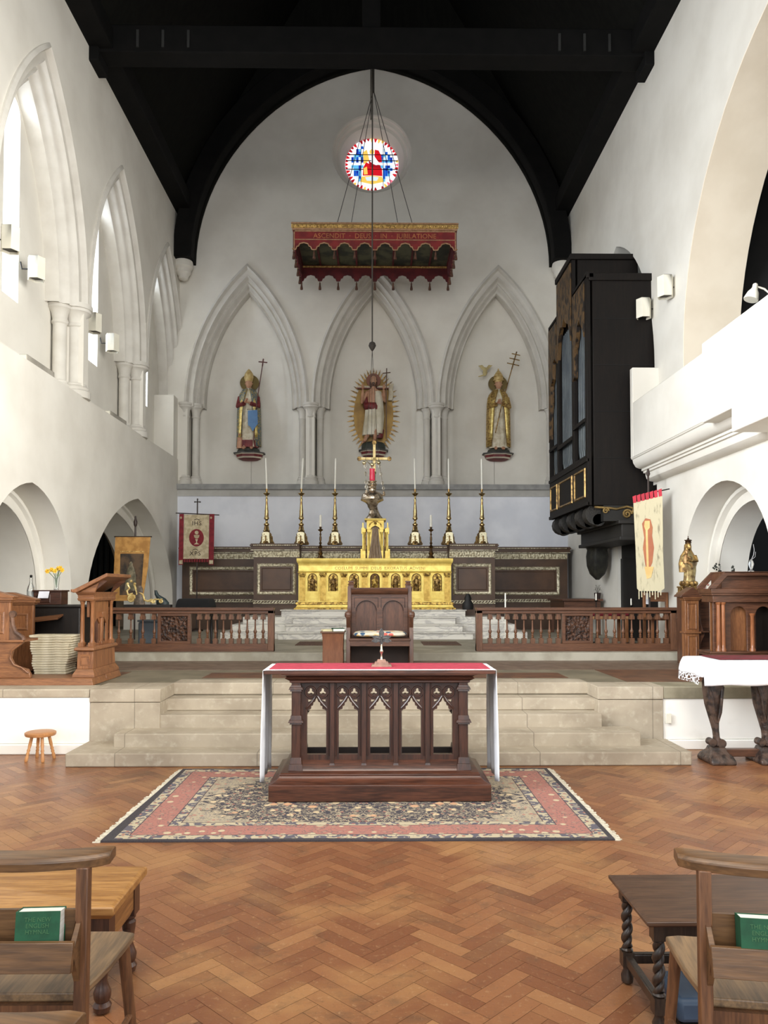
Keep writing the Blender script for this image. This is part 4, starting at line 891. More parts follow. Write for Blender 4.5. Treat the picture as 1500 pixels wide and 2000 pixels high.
def bracket(t, w, d=.30):
    MB().loft([[(x*w/.27, y, z) for x, y in ((-.27, .32), (-.27, .10), (-.12, -.06), (.12, -.06), (.27, .10), (.27, .32))] for z in (0, .03)]).build('shelf', pm('grey_black_shelf', (92, 90, 86), (64, 62, 60), .6), t, .004)
    def rg(k, z): return [(x*w/.27*k, .32+(y-.32)*k, z) for x, y in ((-.24, .32), (-.24, .12), (-.11, -.03), (.11, -.03), (.24, .12), (.24, .32))]
    MB().loft([rg(1.0, 0), rg(1.0, -.02)]).build('cream_band', pm('cream_band_paint', (222, 212, 190)), t)
    MB().loft([rg(.93, -.02), rg(.90, -.075)]).build('red_band', REDR, t)
    MB().loft([rg(.90, -.075), rg(.84, -.105)]).build('cream_band', MC['cream_band_paint'], t)
    MB().loft([rg(.80, -.105), rg(.55, -.14), rg(.3, -.15)]).build('red_underside', REDR, t)
def bishop(label, c, kind):
    x, z0 = c; t = thing('saint_statue', label, 'statue', (x, 18.02, z0)); t.scale = (1.14, 1, 1)
    bracket(t, .32)
    CAPE = BLUEG if kind == 0 else GOLDBRO
    MB().loft([[(a*math.cos(q), .08+b*math.sin(q), z) for q in [2*pi*j/24 for j in range(24)]] for a, b, z in ((.24, .17, .035), (.22, .15, .09), (.15, .1, .13))]).build('mound', pm('dark_green_mound', (66, 66, 58), (50, 50, 46), .7), t)
    MB().loft(robe([(0, .08, .20, .14, .14), (0, .08, .185, .13, .25), (0, .08, .17, .12, .7), (0, .08, .165, .12, 1.1), (0, .08, .15, .11, 1.35), (0, .08, .10, .08, 1.5), (0, .08, .05, .05, 1.56)], .09), True).build('cream_robe', CREAMR, t, ang=80)
    MB().loft(robe([(0, .08, .19, .15, .13), (0, .08, .185, .14, .30)], .09, ph=1)).build('red_underrobe', REDR if kind == 0 else CREAMR, t, ang=80)
    cape = []
    for a, b, z, op in ((.255, .17, .16, .75), (.25, .17, .5, .62), (.245, .175, .9, .5), (.235, .17, 1.2, .42), (.20, .15, 1.4, .28), (.12, .11, 1.52, .16)):
        ring_ = []
        for j in range(33):
            q = -pi/2+op+(2*pi-2*op)*j/32; k2 = 1+.04*math.sin(q*9)
            ring_.append((a*math.cos(q)*k2, .08+b*math.sin(q)*k2, z))
        cape.append(ring_)
    o = MB().loft(cape, False, False).build('cape', CAPE, t, ang=80); sdm = o.modifiers.new('s', 'SOLIDIFY'); sdm.thickness = .025
    bd = MB()
    for s in (-1, 1):
        bd.loft([[(s*w_, .08-y_, z) for w_, y_ in ((e0, d0), (e1, d1))] for z, e0, d0, e1, d1 in ((1.5, .02, .11, .055, .09), (1.2, .10, .155, .16, .135), (.9, .12, .16, .185, .14), (.5, .145, .15, .20, .13), (.36, .15, .15, .20, .13))], False, False)
    o = bd.build('gold_orphrey', pm('leaf_gold_band', (236, 216, 140), (200, 170, 90), .35, .4, scale=20), t); sdm = o.modifiers.new('s', 'SOLIDIFY'); sdm.thickness = .02
    sl = MB()
    for s in (-1, 1): sl.tube([(s*.18, .06, 1.33), (s*.20, -.02, 1.10), (s*.07, -.13, 1.14)], [.05, .06, .05], 10)
    sl.build('sleeves', REDR if kind == 0 else GOLDBRO, t, ang=80)
    h = MB(); hand(h, (.06, -.13, 1.14), (-.7, -.1, .3), 1.0); hand(h, (-.06, -.13, 1.16), (.5, -.2, .7), 1.0); h.build('hands', FLESH, t)
    h = MB(); head(h, 0, .05, 1.66, 1.05); h.tube([(0, .06, 1.50), (0, .06, 1.58)], .04, 10); h.build('head', FLESH, t)
    if kind == 1: pass
    hm = MB(); hm.loft([[(a*math.cos(q), .06+b*math.sin(q), z) for q in [2*pi*j/20 for j in range(20)]] for a, b, z in ((.078, .09, 1.70), (.10, .095, 1.80), (.088, .08, 1.88), (.05, .05, 1.95), (.012, .02, 2.0))])
    if kind == 1: hm.lathe([(.085, 1.74), (.115, 1.745), (.115, 1.765), (.09, 1.77)], (0, .06, 0), 16).lathe([(.10, 1.83), (.108, 1.835), (.10, 1.85)], (0, .06, 0), 16).ball((0, .06, 2.02), .02, 8)
    hm.build('mitre' if kind == 0 else 'papal_crown', pm('cream_gold_mitre', (206, 184, 132), (180, 150, 90), .5, .3, scale=14), t)
    MB().lathe([(.20, -.01), (.20, .01)], (0, .16, 1.70), 28, axis=1).build('halo', pm('olive_gold_disc', (110, 94, 52), (86, 72, 40), .5, .5), t)
    st = MB()
    if kind == 0:
        st.tube([(.13, -.15, .25), (.20, -.16, 1.2), (.30, -.12, 2.02)], .010, 6); a = Vector((.30, -.12, 2.02)); u = Vector((.09, .03, .8)).normalized(); v = Vector((.8, 0, -.09)).normalized()
        st.tube([a, a+u*.18], .014, 6).tube([a+u*.10-v*.09, a+u*.10+v*.09], .014, 6)
        st.build('cross_staff', pm('dark_red_staff', (96, 52, 48), rough=.5), t)
        MB().prism([(-.10, 0), (-.105, .34), (.09, .36), (.10, .03), (.05, -.05), (.0, -.15), (-.05, -.04)], XZ, -.20, -.185).xf(Matrix.Translation((.12, .02, .62))).build('blue_pennon', pm('blue_pennon_paint', (94, 134, 176), (80, 116, 160), .6), t)
        MB().tube([(-.0, -.2, .98), (.23, -.2, 1.0)], .006, 5).build('pennon_bar', IRON, t)
        f = MB(); f.loft(robe([(-.17, .0, .07, .07, .10), (-.17, .0, .06, .06, .24), (-.17, .0, .05, .05, .36)], .05, 16, 5)); head(f, -.17, -.02, .42, .55); f.build('kneeling_child', FLESH, t)
    else:
        st.tube([(-.10, -.17, .45), (.04, -.17, 1.15), (.26, -.1, 2.0)], .011, 6); a = Vector((.26, -.1, 2.0)); u = Vector((.22, .07, .85)).normalized(); v = Vector((.85, 0, -.22)).normalized()
        st.tube([a, a+u*.42], .013, 6)
        for h_, w_ in ((.10, .13), (.23, .11), (.35, .09)): st.tube([a+u*h_-v*w_, a+u*h_+v*w_], .012, 6)
        st.build('triple_cross_staff', OLDGOLD, t)
        dv = MB(); dv.loft([[(-.28+a*math.cos(q), .06+a*math.sin(q), z) for q in [2*pi*j/12 for j in range(12)]] for a, z in ((.01, 1.86), (.04, 1.90), (.05, 1.95), (.03, 2.0), (.03, 2.04), (.01, 2.07))]); dv.prism([(-.30, 1.96), (-.42, 2.10), (-.34, 2.12), (-.24, 2.0)], XZ, .04, .05).prism([(-.26, 1.96), (-.12, 2.12), (-.2, 2.13), (-.3, 2.0)], XZ, .07, .08).tube([(-.30, .05, 1.88), (-.42, .05, 1.84)], [.02, .01], 6)
        dv.build('dove', pm('gilt_cream_dove', (200, 184, 132), (150, 130, 80), .5), t)
    ft = MB()
    for s in (-1, 1): ft.tube([(s*.07, .0, .14), (s*.08, -.10, .10), (s*.085, -.14, .09)], [.04, .035, .02], 8)
    ft.build('feet', FLESH, t)
    return t
def z18(z): return 1.65+(z-1.65)*18.0/17.6
bishop('robed bishop statue with mitre and thin cross staff in the left niche', (-2.97, 4.85), 0)
bishop('golden caped pope statue with triple cross and dove in the right niche', (2.95, 4.85), 1)
# central figure
t = thing('risen_figure_statue', 'carved risen figure in white robe before a golden flaming mandorla in the middle niche', 'statue', (-.02, 18.02, 4.92))
bracket(t, .35)
MB().loft([[(a*math.cos(q), .12+b*math.sin(q), z) for q in [2*pi*j/24 for j in range(24)]] for a, b, z in ((.29, .18, .02), (.28, .17, .14), (.22, .14, .20), (.1, .1, .22))]).build('tomb_mound', pm('dark_green_mound2', (56, 62, 54), (44, 44, 42), .6), t)
ov = lambda k, e=0: [((.47*k+e)*math.cos(q)*(1-.12*math.sin(q)), .98+(.86*k+e)*math.sin(q)) for q in [2*pi*j/48 for j in range(48)]]
MB().prism([ov(1)], XZ, .24, .27).build('mandorla', pm('brown_gold_mandorla', (140, 110, 54), (112, 84, 40), .45, .5), t)
m = MB(); P0 = ov(1); 
for j in range(48):
    if 9 <= j <= 15 and False: continue
    q = 2*pi*j/48; x, z = P0[j]; d = Vector((math.cos(q)*1.0, math.sin(q)*.8)).normalized(); nn = Vector((-d.y, d.x)); L = .19 if j % 2 == 0 else .155
    if math.sin(q) < -.93: continue
    b = Vector((x, z)); m.prism([tuple(b-nn*.022-d*.02), tuple(b+d*L*.5-nn*(.012 if j % 2 else .02)), tuple(b+d*L), tuple(b+d*L*.5+nn*(.02 if j % 2 else .012)), tuple(b+nn*.022-d*.02)], XZ, .245, .265)
m.build('flame_rays', OLDGOLD, t)
bd = MB()
bd.loft(robe([(-.02, .08, .14, .09, .42), (-.01, .07, .15, .10, .75), (0, .07, .155, .11, .95), (0, .07, .13, .10, 1.08), (0, .07, .14, .10, 1.2), (0, .07, .165, .105, 1.34), (0, .07, .16, .09, 1.42), (0, .07, .06, .06, 1.48), (0, .06, .045, .05, 1.56)], .015, 24, 5)); head(bd, 0, .03, 1.66, 1.0)
for s, e, hn in ((-1, (-.27, .0, 1.14), (-.25, -.10, 1.42)), (1, (.27, .02, 1.18), (.24, -.10, 1.42))):
    bd.tube([(s*.14, .07, 1.38), (s*.20, .05, 1.30), e, ((e[0]+hn[0])/2, (e[1]+hn[1])/2, (e[2]+hn[2])/2), hn], [.055, .05, .042, .036, .026], 10); hand(bd, hn, (s*.1, -.15, 1), 1.0)
bd.tube([(-.10, .05, .5), (-.16, .0, .32), (-.22, -.03, .20)], [.07, .05, .035], 10).tube([(.06, .05, .55), (.04, -.02, .42), (.03, -.0, .24)], [.07, .055, .035], 10)
bd.tube([(-.22, -.02, .20), (-.26, -.10, .17)], [.035, .025], 8).tube([(.03, .0, .24), (.0, -.10, .20)], [.035, .025], 8)
bd.build('body', FLESH, t, ang=80)
MB().loft(robe([(-.06, .05, .20, .12, .36), (-.04, .05, .20, .125, .55), (-.01, .05, .19, .125, .8), (.0, .05, .18, .12, 1.0)], .11, 40, 9)).loft(robe([(.12, .03, .09, .09, .40), (.14, .03, .11, .10, .8), (.12, .03, .10, .10, 1.2), (.10, .04, .08, .08, 1.40)], .10, 24, 6)).build('white_robe', pm('white_painted_robe', (222, 216, 198), (196, 186, 160), .55), t, ang=80)
MB().loft(robe([(-.03, .04, .175, .13, .96), (-.04, .04, .19, .14, 1.04), (-.05, .05, .185, .12, 1.12)], .08, 24, 7)).build('red_mantle', REDR, t, ang=80)
MB().loft(robe([(-.17, .08, .07, .06, 1.02), (-.19, .08, .06, .06, 1.25), (-.17, .09, .03, .04, 1.36)], .05, 16, 5)).build('red_sleeve', REDR, t, ang=80)
MB().loft(robe([(.10, .08, .12, .05, .30), (.13, .08, .12, .05, .50)], .06, 16, 5)).build('red_robe_hem', REDR, t, ang=80)
MB().lathe([(.17, -.01), (.17, .01)], (0, .16, 1.70), 28, axis=1).build('halo', pm('brown_halo', (132, 78, 56), (112, 64, 46), .55), t)
hr = MB(); hr.loft(robe([(0, .075, .085, .07, 1.52), (0, .075, .09, .075, 1.62), (0, .07, .085, .075, 1.70), (0, .06, .05, .06, 1.78), (0, .06, .01, .01, 1.79)], .04, 20, 6)); hr.ball((0, -.03, 1.58), .035, 8, (1, .8, 1.2)); hr.build('hair', pm('brown_painted_hair', (90, 58, 40), rough=.6), t)
sc_ = MB()
sc_.box(-.40, .46, .17, .20, 1.52, 1.575).box(-.40, .46, .165, .17, 1.535, 1.56); sc_.build('scroll_banner', CREAMR, t, .01)
MB().box(-.40, .44, .155, .165, 1.50, 1.525).build('banner_red_stripe', REDR, t)
MB().loft(robe([(.40, .15, .05, .03, 1.22), (.42, .15, .06, .03, 1.35), (.41, .15, .05, .03, 1.5), (.43, .15, .05, .03, 1.62)], .1, 12, 4)).build('banner_end', CREAMR, t)
MB().tube([(.30, -.10, .25), (.30, -.11, 1.3), (.31, -.10, 1.92)], .012, 6).tube([(.22, -.10, 1.80), (.40, -.10, 1.82)], .012, 6).build('cross_staff', pm('brown_staff', (96, 66, 44), rough=.5), t)
# ------------------------------------------------------------------ organ case
t = thing('organ_case', 'tall dark carved organ case with grey pipes and gilt scrollwork projecting from the right wall', 'organ', (3.4, 12.15, 2.98))
OCARV = pm('organ_gilt_carving', (92, 68, 38), (30, 22, 16), .5, .25, scale=9, bump=1.0, bscale=16, lo=.46, hi=.58, stretch=(1, 1.4, .7))
D2 = 1.15
MB().box(.10, D2, .0, 2.65, 0, 3.70).box(.10, D2, .88, 1.95, 3.70, 4.36).build('case_body', ORGANW, t, .01)
for z in (.75, 1.5, 2.25, 3.0): MB().box(.12, D2, -.006, 0, z, z+.012).build('side_board_joint', pm('joint_shadow', (8, 6, 5), rough=.9), t)
MB().box(.04, D2, -.03, .04, 3.62, 3.74).box(0, .12, -.03, .88, 3.66, 3.77).box(0, .12, 1.95, 2.68, 3.66, 3.77).box(-.03, D2, .84, 1.99, 4.34, 4.44).build('cornice', ORGANW, t, .01)
holes = [[(.12, .82), (.80, .82), (.80, 2.95), (.68, 3.35), (.25, 3.5), (.12, 3.4)], [(.94, .82), (1.90, .82), (1.90, 3.3), (1.7, 3.62), (1.2, 3.62), (.94, 3.3)], [(2.02, .82), (2.56, .82), (2.56, 2.5), (2.42, 3.0), (2.2, 3.3), (2.02, 3.4)]]
fp = [[(0, 0), (2.65, 0), (2.65, 3.72), (1.95, 3.72), (1.95, 4.38), (.88, 4.38), (.88, 3.72), (0, 3.72)]]+holes
MB().prism(fp, YZ, .0, .07).build('front_frame', ORGANW, t, .008)
MB().box(-.02, .03, .0, 2.65, .70, .76).box(-.02, .03, 0, 2.65, 0, .06).box(-.02, .02, .1, .85, 1.36, 1.42).box(-.02, .02, .92, 1.95, 1.22, 1.29).box(-.02, .02, 1.99, 2.6, 1.30, 1.36).build('rails', ORGANW, t, .006)
for y0, y1 in ((.12, .80), (.94, 1.90), (2.02, 2.56)):
    m = MB(); m.sweep([(y0, .14), (y1, .14), (y1, .62), (y0, .62)], [(0, 0), (.01, -.02), (.035, -.02), (.04, 0)], YZ, closed=True); m.build('gilt_panel_frame', OLDGOLD, t)
    n = int((y1-y0)/.105)
    for i in range(n):
        y = y0+(i+.5)*(y1-y0)/n; q = MB().lathe([(.012, .80), (.042, .98), (.042, 3.3)], (.10, y, 0), 12).build('pipe', PIPE, t)
def frill(pts): return pts
MB().prism([(.10, 3.66), (.82, 3.66), (.82, 2.2), (.72, 2.25), (.70, 2.7), (.58, 2.85), (.52, 3.05), (.40, 3.12), (.3, 3.0), (.2, 2.9), (.13, 2.75)], YZ, -.015, .05).build('carving', OCARV, t)
MB().prism([(.92, 4.3), (1.92, 4.3), (1.92, 2.85), (1.86, 3.0), (1.80, 3.25), (1.64, 3.42), (1.5, 3.38), (1.4, 3.5), (1.28, 3.38), (1.1, 3.3), (1.0, 3.1), (.94, 2.95)], YZ, -.02, .05).build('carving', OCARV, t)
MB().prism([(2.0, 3.66), (2.62, 3.66), (2.62, 1.5), (2.56, 1.55), (2.52, 2.0), (2.44, 2.2), (2.42, 2.55), (2.3, 2.65), (2.26, 2.95), (2.14, 3.0), (2.0, 2.9)], YZ, -.015, .05).build('carving', OCARV, t)
for y in (.25, .75, 1.3, 1.85, 2.4):
    sc2 = MB()
    for k, (r, zz) in enumerate(((.17, -.13), (.10, -.22))): sc2.lathe([(r, -.10), (r, .10)], (.17+.05*k, y, zz), 14, axis=1)
    sc2.build('under_scroll', pm('black_carved_scroll', (34, 30, 24), (20, 18, 15), .5, scale=8, bump=.6), t)
def spiral(cx, cz, r0, turns, s=1, y=-.02): return [(cx+s*r0*(1-.85*k/40)*math.cos(2*pi*turns*k/40), y, cz+r0*(1-.85*k/40)*math.sin(2*pi*turns*k/40)) for k in range(41)]
g_ = MB(); g_.tube(spiral(.62, -.14, .075, 1.7), .016, 6); g_.tube([(.695, -.02, -.14), (.72, -.02, -.05), (.62, -.02, -.02), (.45, -.02, -.06), (.3, -.02, -.04), (.1, -.02, -.03)], .018, 6); g_.tube([(.69, -.02, -.12), (.85, -.02, -.08), (1.0, -.02, -.20)], .02, 6).tube(spiral(.28, -.09, .05, 1.5), .012, 6)
g_.build('gilt_scroll', pm('dull_gilt_scroll', (150, 124, 74), (104, 84, 48), .5, .4, scale=12), t)
MB().box(.25, D2, .0, 2.6, -.25, 0).build('under_case', pm('under_case_black', (26, 24, 20), rough=.7), t)
MB().box(.52, 1.04, -.05, 2.35, -.54, -.24).box(.46, 1.04, -.10, 2.40, -.30, -.24).box(.48, 1.04, -.08, 2.38, -.56, -.50).build('support_beam', pm('support_beam_black', (32, 29, 25), (24, 22, 19), .6), t, .01)
kn = MB(); kn.loft([[(.80+a*math.cos(q), 2.25+b*math.sin(q)*(1+.1*math.sin(5*q)), z) for q in [2*pi*j/20 for j in range(20)]] for a, b, z in ((.03, .04, -1.16), (.14, .15, -1.05), (.19, .22, -.9), (.20, .26, -.72), (.18, .25, -.60), (.2, .28, -.55))])
kn.build('carved_corbel', pm('dark_carved_corbel', (46, 44, 34), (22, 21, 17), .6, scale=7, bump=1.0, bscale=12), t)
tp = thing('organ_pipe_row', 'row of grey organ pipes inside the organ arch on the right', 'organ pipes', (5.0, 12.1, 3.57))
for i in range(9): MB().lathe([(.02, 0), (.085, .4), (.085, 3.0-.15*abs(i-4)), (.08, 3.02-.15*abs(i-4))], (0, .1+i*.19, 0), 12).build('pipe', PIPE, tp)

# ------------------------------------------------------------------ box lights on the walls, gallery lamp
def boxlight(label, loc, rz):
    t = thing('wall_floodlight', label, 'light', loc, rz, None); a = .12
    hx = [(a*math.cos(q), a*math.sin(q)) for q in [pi/6+pi/3*k for k in range(6)]]; hi_ = [(x*.86, y*.86) for x, y in hx]
    MB().prism([hx, hi_], XY, -.155, .155).prism(hx, XY, .145, .155).build('housing', WHITEBOX, t, .003)
    MB().prism(hi_, XY, -.12, -.10).build('reflector', pm('dark_lamp_inside', (58, 52, 46), rough=.4), t)
    MB().tube([(0, a*.8, .0), (0, .2, .0), (0, .22, .10)], .01, 6).build('bracket', IRON, t)
for lab, loc, rz in (('hexagonal white floodlight box cut by the left edge of the photo', (-4.62, 9.67, 6.08), pi/2), ('hexagonal white floodlight box just right of the nearest slit window', (-4.66, 10.52, 6.06), pi/2), ('hexagonal cream floodlight box in front of the middle slit window', (-4.64, 12.66, 6.05), pi/2), ('hexagonal white floodlight box right of the middle slit window', (-4.66, 13.6, 6.02), pi/2),
                     ('lower of the two hexagonal floodlight boxes beside the organ arch', (4.30, 12.08, 6.12), -pi/2), ('upper right hexagonal floodlight box beside the organ arch', (4.32, 11.22, 6.13), -pi/2)): boxlight(lab, loc, rz)
t = thing('gallery_lamp', 'small white bell-shaped lamp on an arm above the gallery parapet', 'lamp', (4.12, 8.2, 4.6))
MB().lathe([(.075, 0), (.078, .01), (.06, .08), (.035, .12), (.03, .14), (.012, .15)], n=18).xf(Matrix.Translation((-.03, 0, .19)) @ Matrix.Rotation(.35, 4, 'Y')).build('shade', WHITEBOX, t)
MB().tube([(.02, 0, .34), (.12, 0, .31), (.20, 0, .24), (.20, 0, .0)], .011, 6).ball((.02, 0, .345), .03, 8).build('arm', WHITEBOX, t)
tag(MB().box(2.99, 3.05, 7.885, 7.90, .27, .37).build('wall_socket', WHITEBOX, bevel=.004), 'small white electrical box on the low white wall right of the stone steps', 'socket')

# ------------------------------------------------------------------ banners
t = thing('processional_banner', 'cream and red banner lettered IHS and XPS with a chalice, left of the reredos', 'banner', (-3.76, 16.3, .757))
BW = pm('cream_damask', (206, 192, 160), (178, 162, 130), .8, scale=9, lo=.4, hi=.6); BR = pm('banner_crimson', (134, 34, 44), (112, 26, 36), .8, scale=14); BK = pm('banner_dark_letter', (66, 50, 44), rough=.8)
MB().tube([(0, .03, 0), (0, .03, 2.64)], .014, 8).tube([(-.05, .03, 2.74), (.05, .03, 2.74)], .011, 6).tube([(0, .03, 2.62), (0, .03, 2.80)], .013, 6).ball((-.055, .03, 2.74), .018, 6).ball((.055, .03, 2.74), .018, 6).ball((0, .03, 2.80), .018, 6).lathe([(.14, 0), (.14, .03), (.03, .06)], (0, .03, 0), 14).build('pole', pm('dark_pole', (52, 38, 32), rough=.5), t)
MB().tube([(-.45, .0, 2.50), (.47, 0, 2.46)], .012, 6).build('crossbar', MC['dark_pole'], t)
MB().prism([(-.27, 2.47), (.26, 2.46), (.25, 1.53), (-.28, 1.53)], XZ, -.012, -.002).build('cream_panel', BW, t)
for s, x0, x1 in ((-1, -.37, -.275), (1, .265, .37)): MB().prism([(x0, 2.48), (x1, 2.48), (x1-.01, 1.40), (x0-.01, 1.40)], XZ, -.016, -.004).build('red_lappet', BR, t); MB().box(x0+.005, x1-.02, -.02, -.015, 1.42, 1.50).prism([(x0+.01, 2.40), (x0+.035, 2.43), (x0+.06, 2.40), (x0+.035, 2.37)], XZ, -.02, -.015).build('lappet_emblem', BW, t)
m = MB()
for i in range(10): m.box(-.27+i*.053, -.235+i*.053, -.012, -.004, 1.46, 1.53)
m.build('fringe', BR, t)
text('IHS', .13, XZ, BK, t, 'letters_upper', .002, (-.0, -.016, 2.24), space=1.15); text('XPS', .13, XZ, BK, t, 'letters_lower', .002, (-.03, -.016, 1.60), space=1.15)
MB().tube([(-.06, -.015, 2.35), (0, -.015, 2.375), (.06, -.015, 2.35)], .006, 4).tube([(-.09, -.015, 1.71), (-.03, -.015, 1.735), (.03, -.015, 1.71)], .006, 4).build('abbreviation_marks', BK, t)
MB().prism([(-.005+.155*math.cos(a), 1.975+.185*math.sin(a)) for a in [2*pi*i/32 for i in range(32)]], XZ, -.018, -.012).build('red_roundel', BR, t)
MB().prism(circ(.0, 2.085, .04, 20), XZ, -.022, -.018).prism([(-.06, 2.035), (.06, 2.035), (.05, 1.985), (.02, 1.96), (-.02, 1.96), (-.05, 1.985)], XZ, -.022, -.018).prism([(-.03, 1.945), (.03, 1.945), (.01, 1.90), (.01, 1.87), (.06, 1.835), (-.06, 1.835), (-.01, 1.87), (-.01, 1.90)], XZ, -.022, -.018).build('chalice_emblem', BW, t)

t = thing('processional_banner', 'golden banner with a dark painted figure panel standing in the left arch', 'banner', (-4.26, 13.6, .64))
GB = pm('gold_silk', (196, 146, 78), (164, 116, 56), .6, .1, scale=7); 
MB().tube([(.03, .03, 0), (.03, .03, 2.12)], .016, 8).lathe([(.012, 2.1), (.03, 2.14), (.035, 2.2), (.02, 2.24), (.012, 2.3)], (.03, .03, 0), 10).lathe([(.15, 0), (.15, .03), (.03, .06)], (.03, .03, 0), 14).build('pole', MC['dark_pole'], t)
MB().tube([(-.33, 0, 1.93), (.33, 0, 1.93)], .012, 6).build('crossbar', MC['dark_pole'], t)
MB().prism([[(-.31, 1.93), (.31, 1.93), (.27, 1.4), (.18, .80), (-.335, .80), (-.33, 1.3)], [(-.225, .90), (.15, .90), (.195, 1.63), (-.22, 1.63)]], XZ, -.008, .0).build('gold_border', GB, t)
MB().prism([(-.23, .89), (.155, .89), (.2, 1.64), (-.225, 1.64)], XZ, -.004, -.001).build('painted_panel', pm('dark_painting', (94, 72, 50), (46, 38, 30), .5, scale=4.5, lo=.4, hi=.6), t)
MB().loft([[(-.03+a*math.cos(q), -.006-.004*abs(math.sin(q)), z) for q in [pi+pi*j/8 for j in range(9)]]+[(-.03+a, -.004, z), (-.03-a, -.004, z)] for a, z in ((.11, .98), (.09, 1.15), (.075, 1.3), (.05, 1.38), (.03, 1.42), (.028, 1.46), (.01, 1.49))]).build('painted_figure', pm('faded_figure_paint', (138, 126, 100), (78, 74, 54), .6, scale=8), t)
MB().box(-.22, .2, -.012, -.008, 1.66, 1.675).build('gold_braid', CGOLD, t)

t = thing('processional_banner', 'tall worn cream banner with orange figure and red looped top on the right wall', 'banner', (4.06, 11.3, .757), -.42)
MB().tube([(0, .04, 0), (0, .04, 2.58)], .014, 8).lathe([(.012, 2.56), (.03, 2.60), (.012, 2.68)], (0, .04, 0), 8).lathe([(.15, 0), (.15, .03), (.03, .06)], (0, .04, 0), 14).build('pole', MC['dark_pole'], t)
MB().tube([(-.28, 0, 2.26), (.30, 0, 2.36)], .009, 6).build('crossbar', IRON, t)
WB = pm('worn_cream_silk', (200, 190, 158), (146, 136, 112), .8, scale=7, lo=.52, hi=.72, stretch=(2.5, 2.5, .7))
MB().prism([(-.21, 2.18), (.20, 2.27), (.20, 1.4), (.215, .90), (.16, .86), (-.14, .86), (-.17, .9), (-.185, 1.5)], XZ, -.010, .0).build('cloth', WB, t)
m = MB()
for i in range(7): x = -.21+.06*i; m.hexa([(x, -.014, 2.17+.0133*i), (x+.045, -.014, 2.18+.0133*i), (x+.045, .006, 2.18+.0133*i), (x, .006, 2.17+.0133*i), (x-.01, -.014, 2.27+.0133*i), (x+.04, -.014, 2.29+.0133*i), (x+.04, .01, 2.29+.0133*i), (x-.01, .01, 2.27+.0133*i)])
m.build('red_loops', pm('bright_red_loops', (190, 40, 58), (160, 30, 48), .7), t)
MB().prism([(-.09, 1.86), (-.04, 1.94), (.03, 1.92), (.06, 1.8), (.05, 1.68), (.075, 1.5), (.05, 1.28), (-.01, 1.14), (-.05, 1.25), (-.08, 1.5), (-.06, 1.65)], XZ, -.014, -.010).build('orange_figure', pm('orange_applique', (180, 114, 76), (166, 98, 72), .8), t)
MB().prism([(-.05, 1.9), (.02, 1.9), (.02, 1.80), (-.01, 1.76), (.0, 1.2), (-.03, 1.2), (-.04, 1.76), (-.06, 1.82)], XZ, -.017, -.014).prism([(-.06, 1.22), (.07, 1.22), (.03, 1.06), (-.03, 1.04)], XZ, -.0165, -.0105).build('cream_orphrey', pm('pale_peach_silk', (232, 200, 140), (216, 176, 110), .8), t)
m = MB()
for i in range(9): m.box(-.15+.038*i, -.135+.038*i, -.008, -.002, .74+.03*(i % 3), .87)
m.build('fringe', WB, t)

# ------------------------------------------------------------------ things behind the left rail
t = thing('side_table', 'long dark table behind the left altar rail carrying the gilded scrolls', 'table', (-3.3, 12.05, .757))
MB().box(-.95, .85, -.25, .25, .56, .60).build('table_top', DARKOAK, t, .006)
for x in (-.9, .8):
    for y in (-.2, .2): MB().lathe([(.03, 0), (.03, .08), (.018, .1), (.026, .3), (.018, .46), (.03, .48), (.03, .56)], (x, y, 0), 10).build('leg', DARKOAK, t)
GS = pm('gilt_scroll_work', (226, 204, 138), (176, 144, 82), .4, .25, scale=16)
t = thing('gilded_scroll_ornament', 'gilded openwork scroll ornament standing on the dark table behind the left rail', 'ornament', (-3.52, 11.95, 1.358))
m = MB(); Sp = lambda cx, cz, r, tn, ph=0: [(cx+r*(1-.85*k/40)*math.cos(2*pi*tn*k/40+ph), 0, cz+r*(1-.85*k/40)*math.sin(2*pi*tn*k/40+ph)) for k in range(41)]
m.tube(Sp(-.24, .14, .06, 1.8), .019, 6).tube(Sp(-.13, .10, .045, 1.8, 2), .016, 6).tube(Sp(.10, .10, .032, 1.6, 2), .013, 6).tube(Sp(.22, .10, .032, 1.6, 1), .013, 6)
m.tube([(-.30, 0, .36), (-.27, 0, .30), (-.31, 0, .26), (-.29, 0, .20), (-.22, 0, .22)], .016, 6).tube([(-.20, 0, .36), (-.17, 0, .28), (-.15, 0, .2)], .015, 6).tube([(-.12, 0, .24), (-.06, 0, .20), (-.04, 0, .12), (.02, 0, .10), (.08, 0, .13)], .018, 6).tube([(.05, 0, .09), (.12, 0, .13), (.19, 0, .13)], .012, 6)
for x, z in ((-.30, .37), (-.19, .37), (-.24, .14), (-.245, .41)): m.ball((x, 0, z), .022, 8)
m.build('scrollwork', GS, t)
MB().loft([[(-.12+a*math.cos(q), .01+a*.5*math.sin(q), z) for q in [2*pi*j/14 for j in range(14)]] for a, z in ((.09, .05), (.08, .14), (.05, .22), (.06, .28), (.03, .34))]).build('central_urn', pm('brown_grey_carving', (120, 104, 86), (70, 60, 50), .6, scale=14), t)
MB().box(-.34, .38, -.06, .06, 0, .05).build('base', DARKOAK, t, .006)
for i, (x, lab) in enumerate(((.12, 'small dark carved beast beside the gilded scrolls'),)):
    t = thing('carved_beast', lab, 'figure', (-3.36, 12.1, 1.358)); MB().loft([[(a0+a*math.cos(q), b*math.sin(q), z) for q in [2*pi*j/12 for j in range(12)]] for a0, a, b, z in ((.05, .10, .05, 0), (.04, .10, .05, .08), (.02, .07, .04, .14), (-.05, .035, .03, .20), (-.07, .02, .02, .27))]).build('body', pm('dark_verdigris', (42, 58, 58), (28, 36, 38), .5), t)
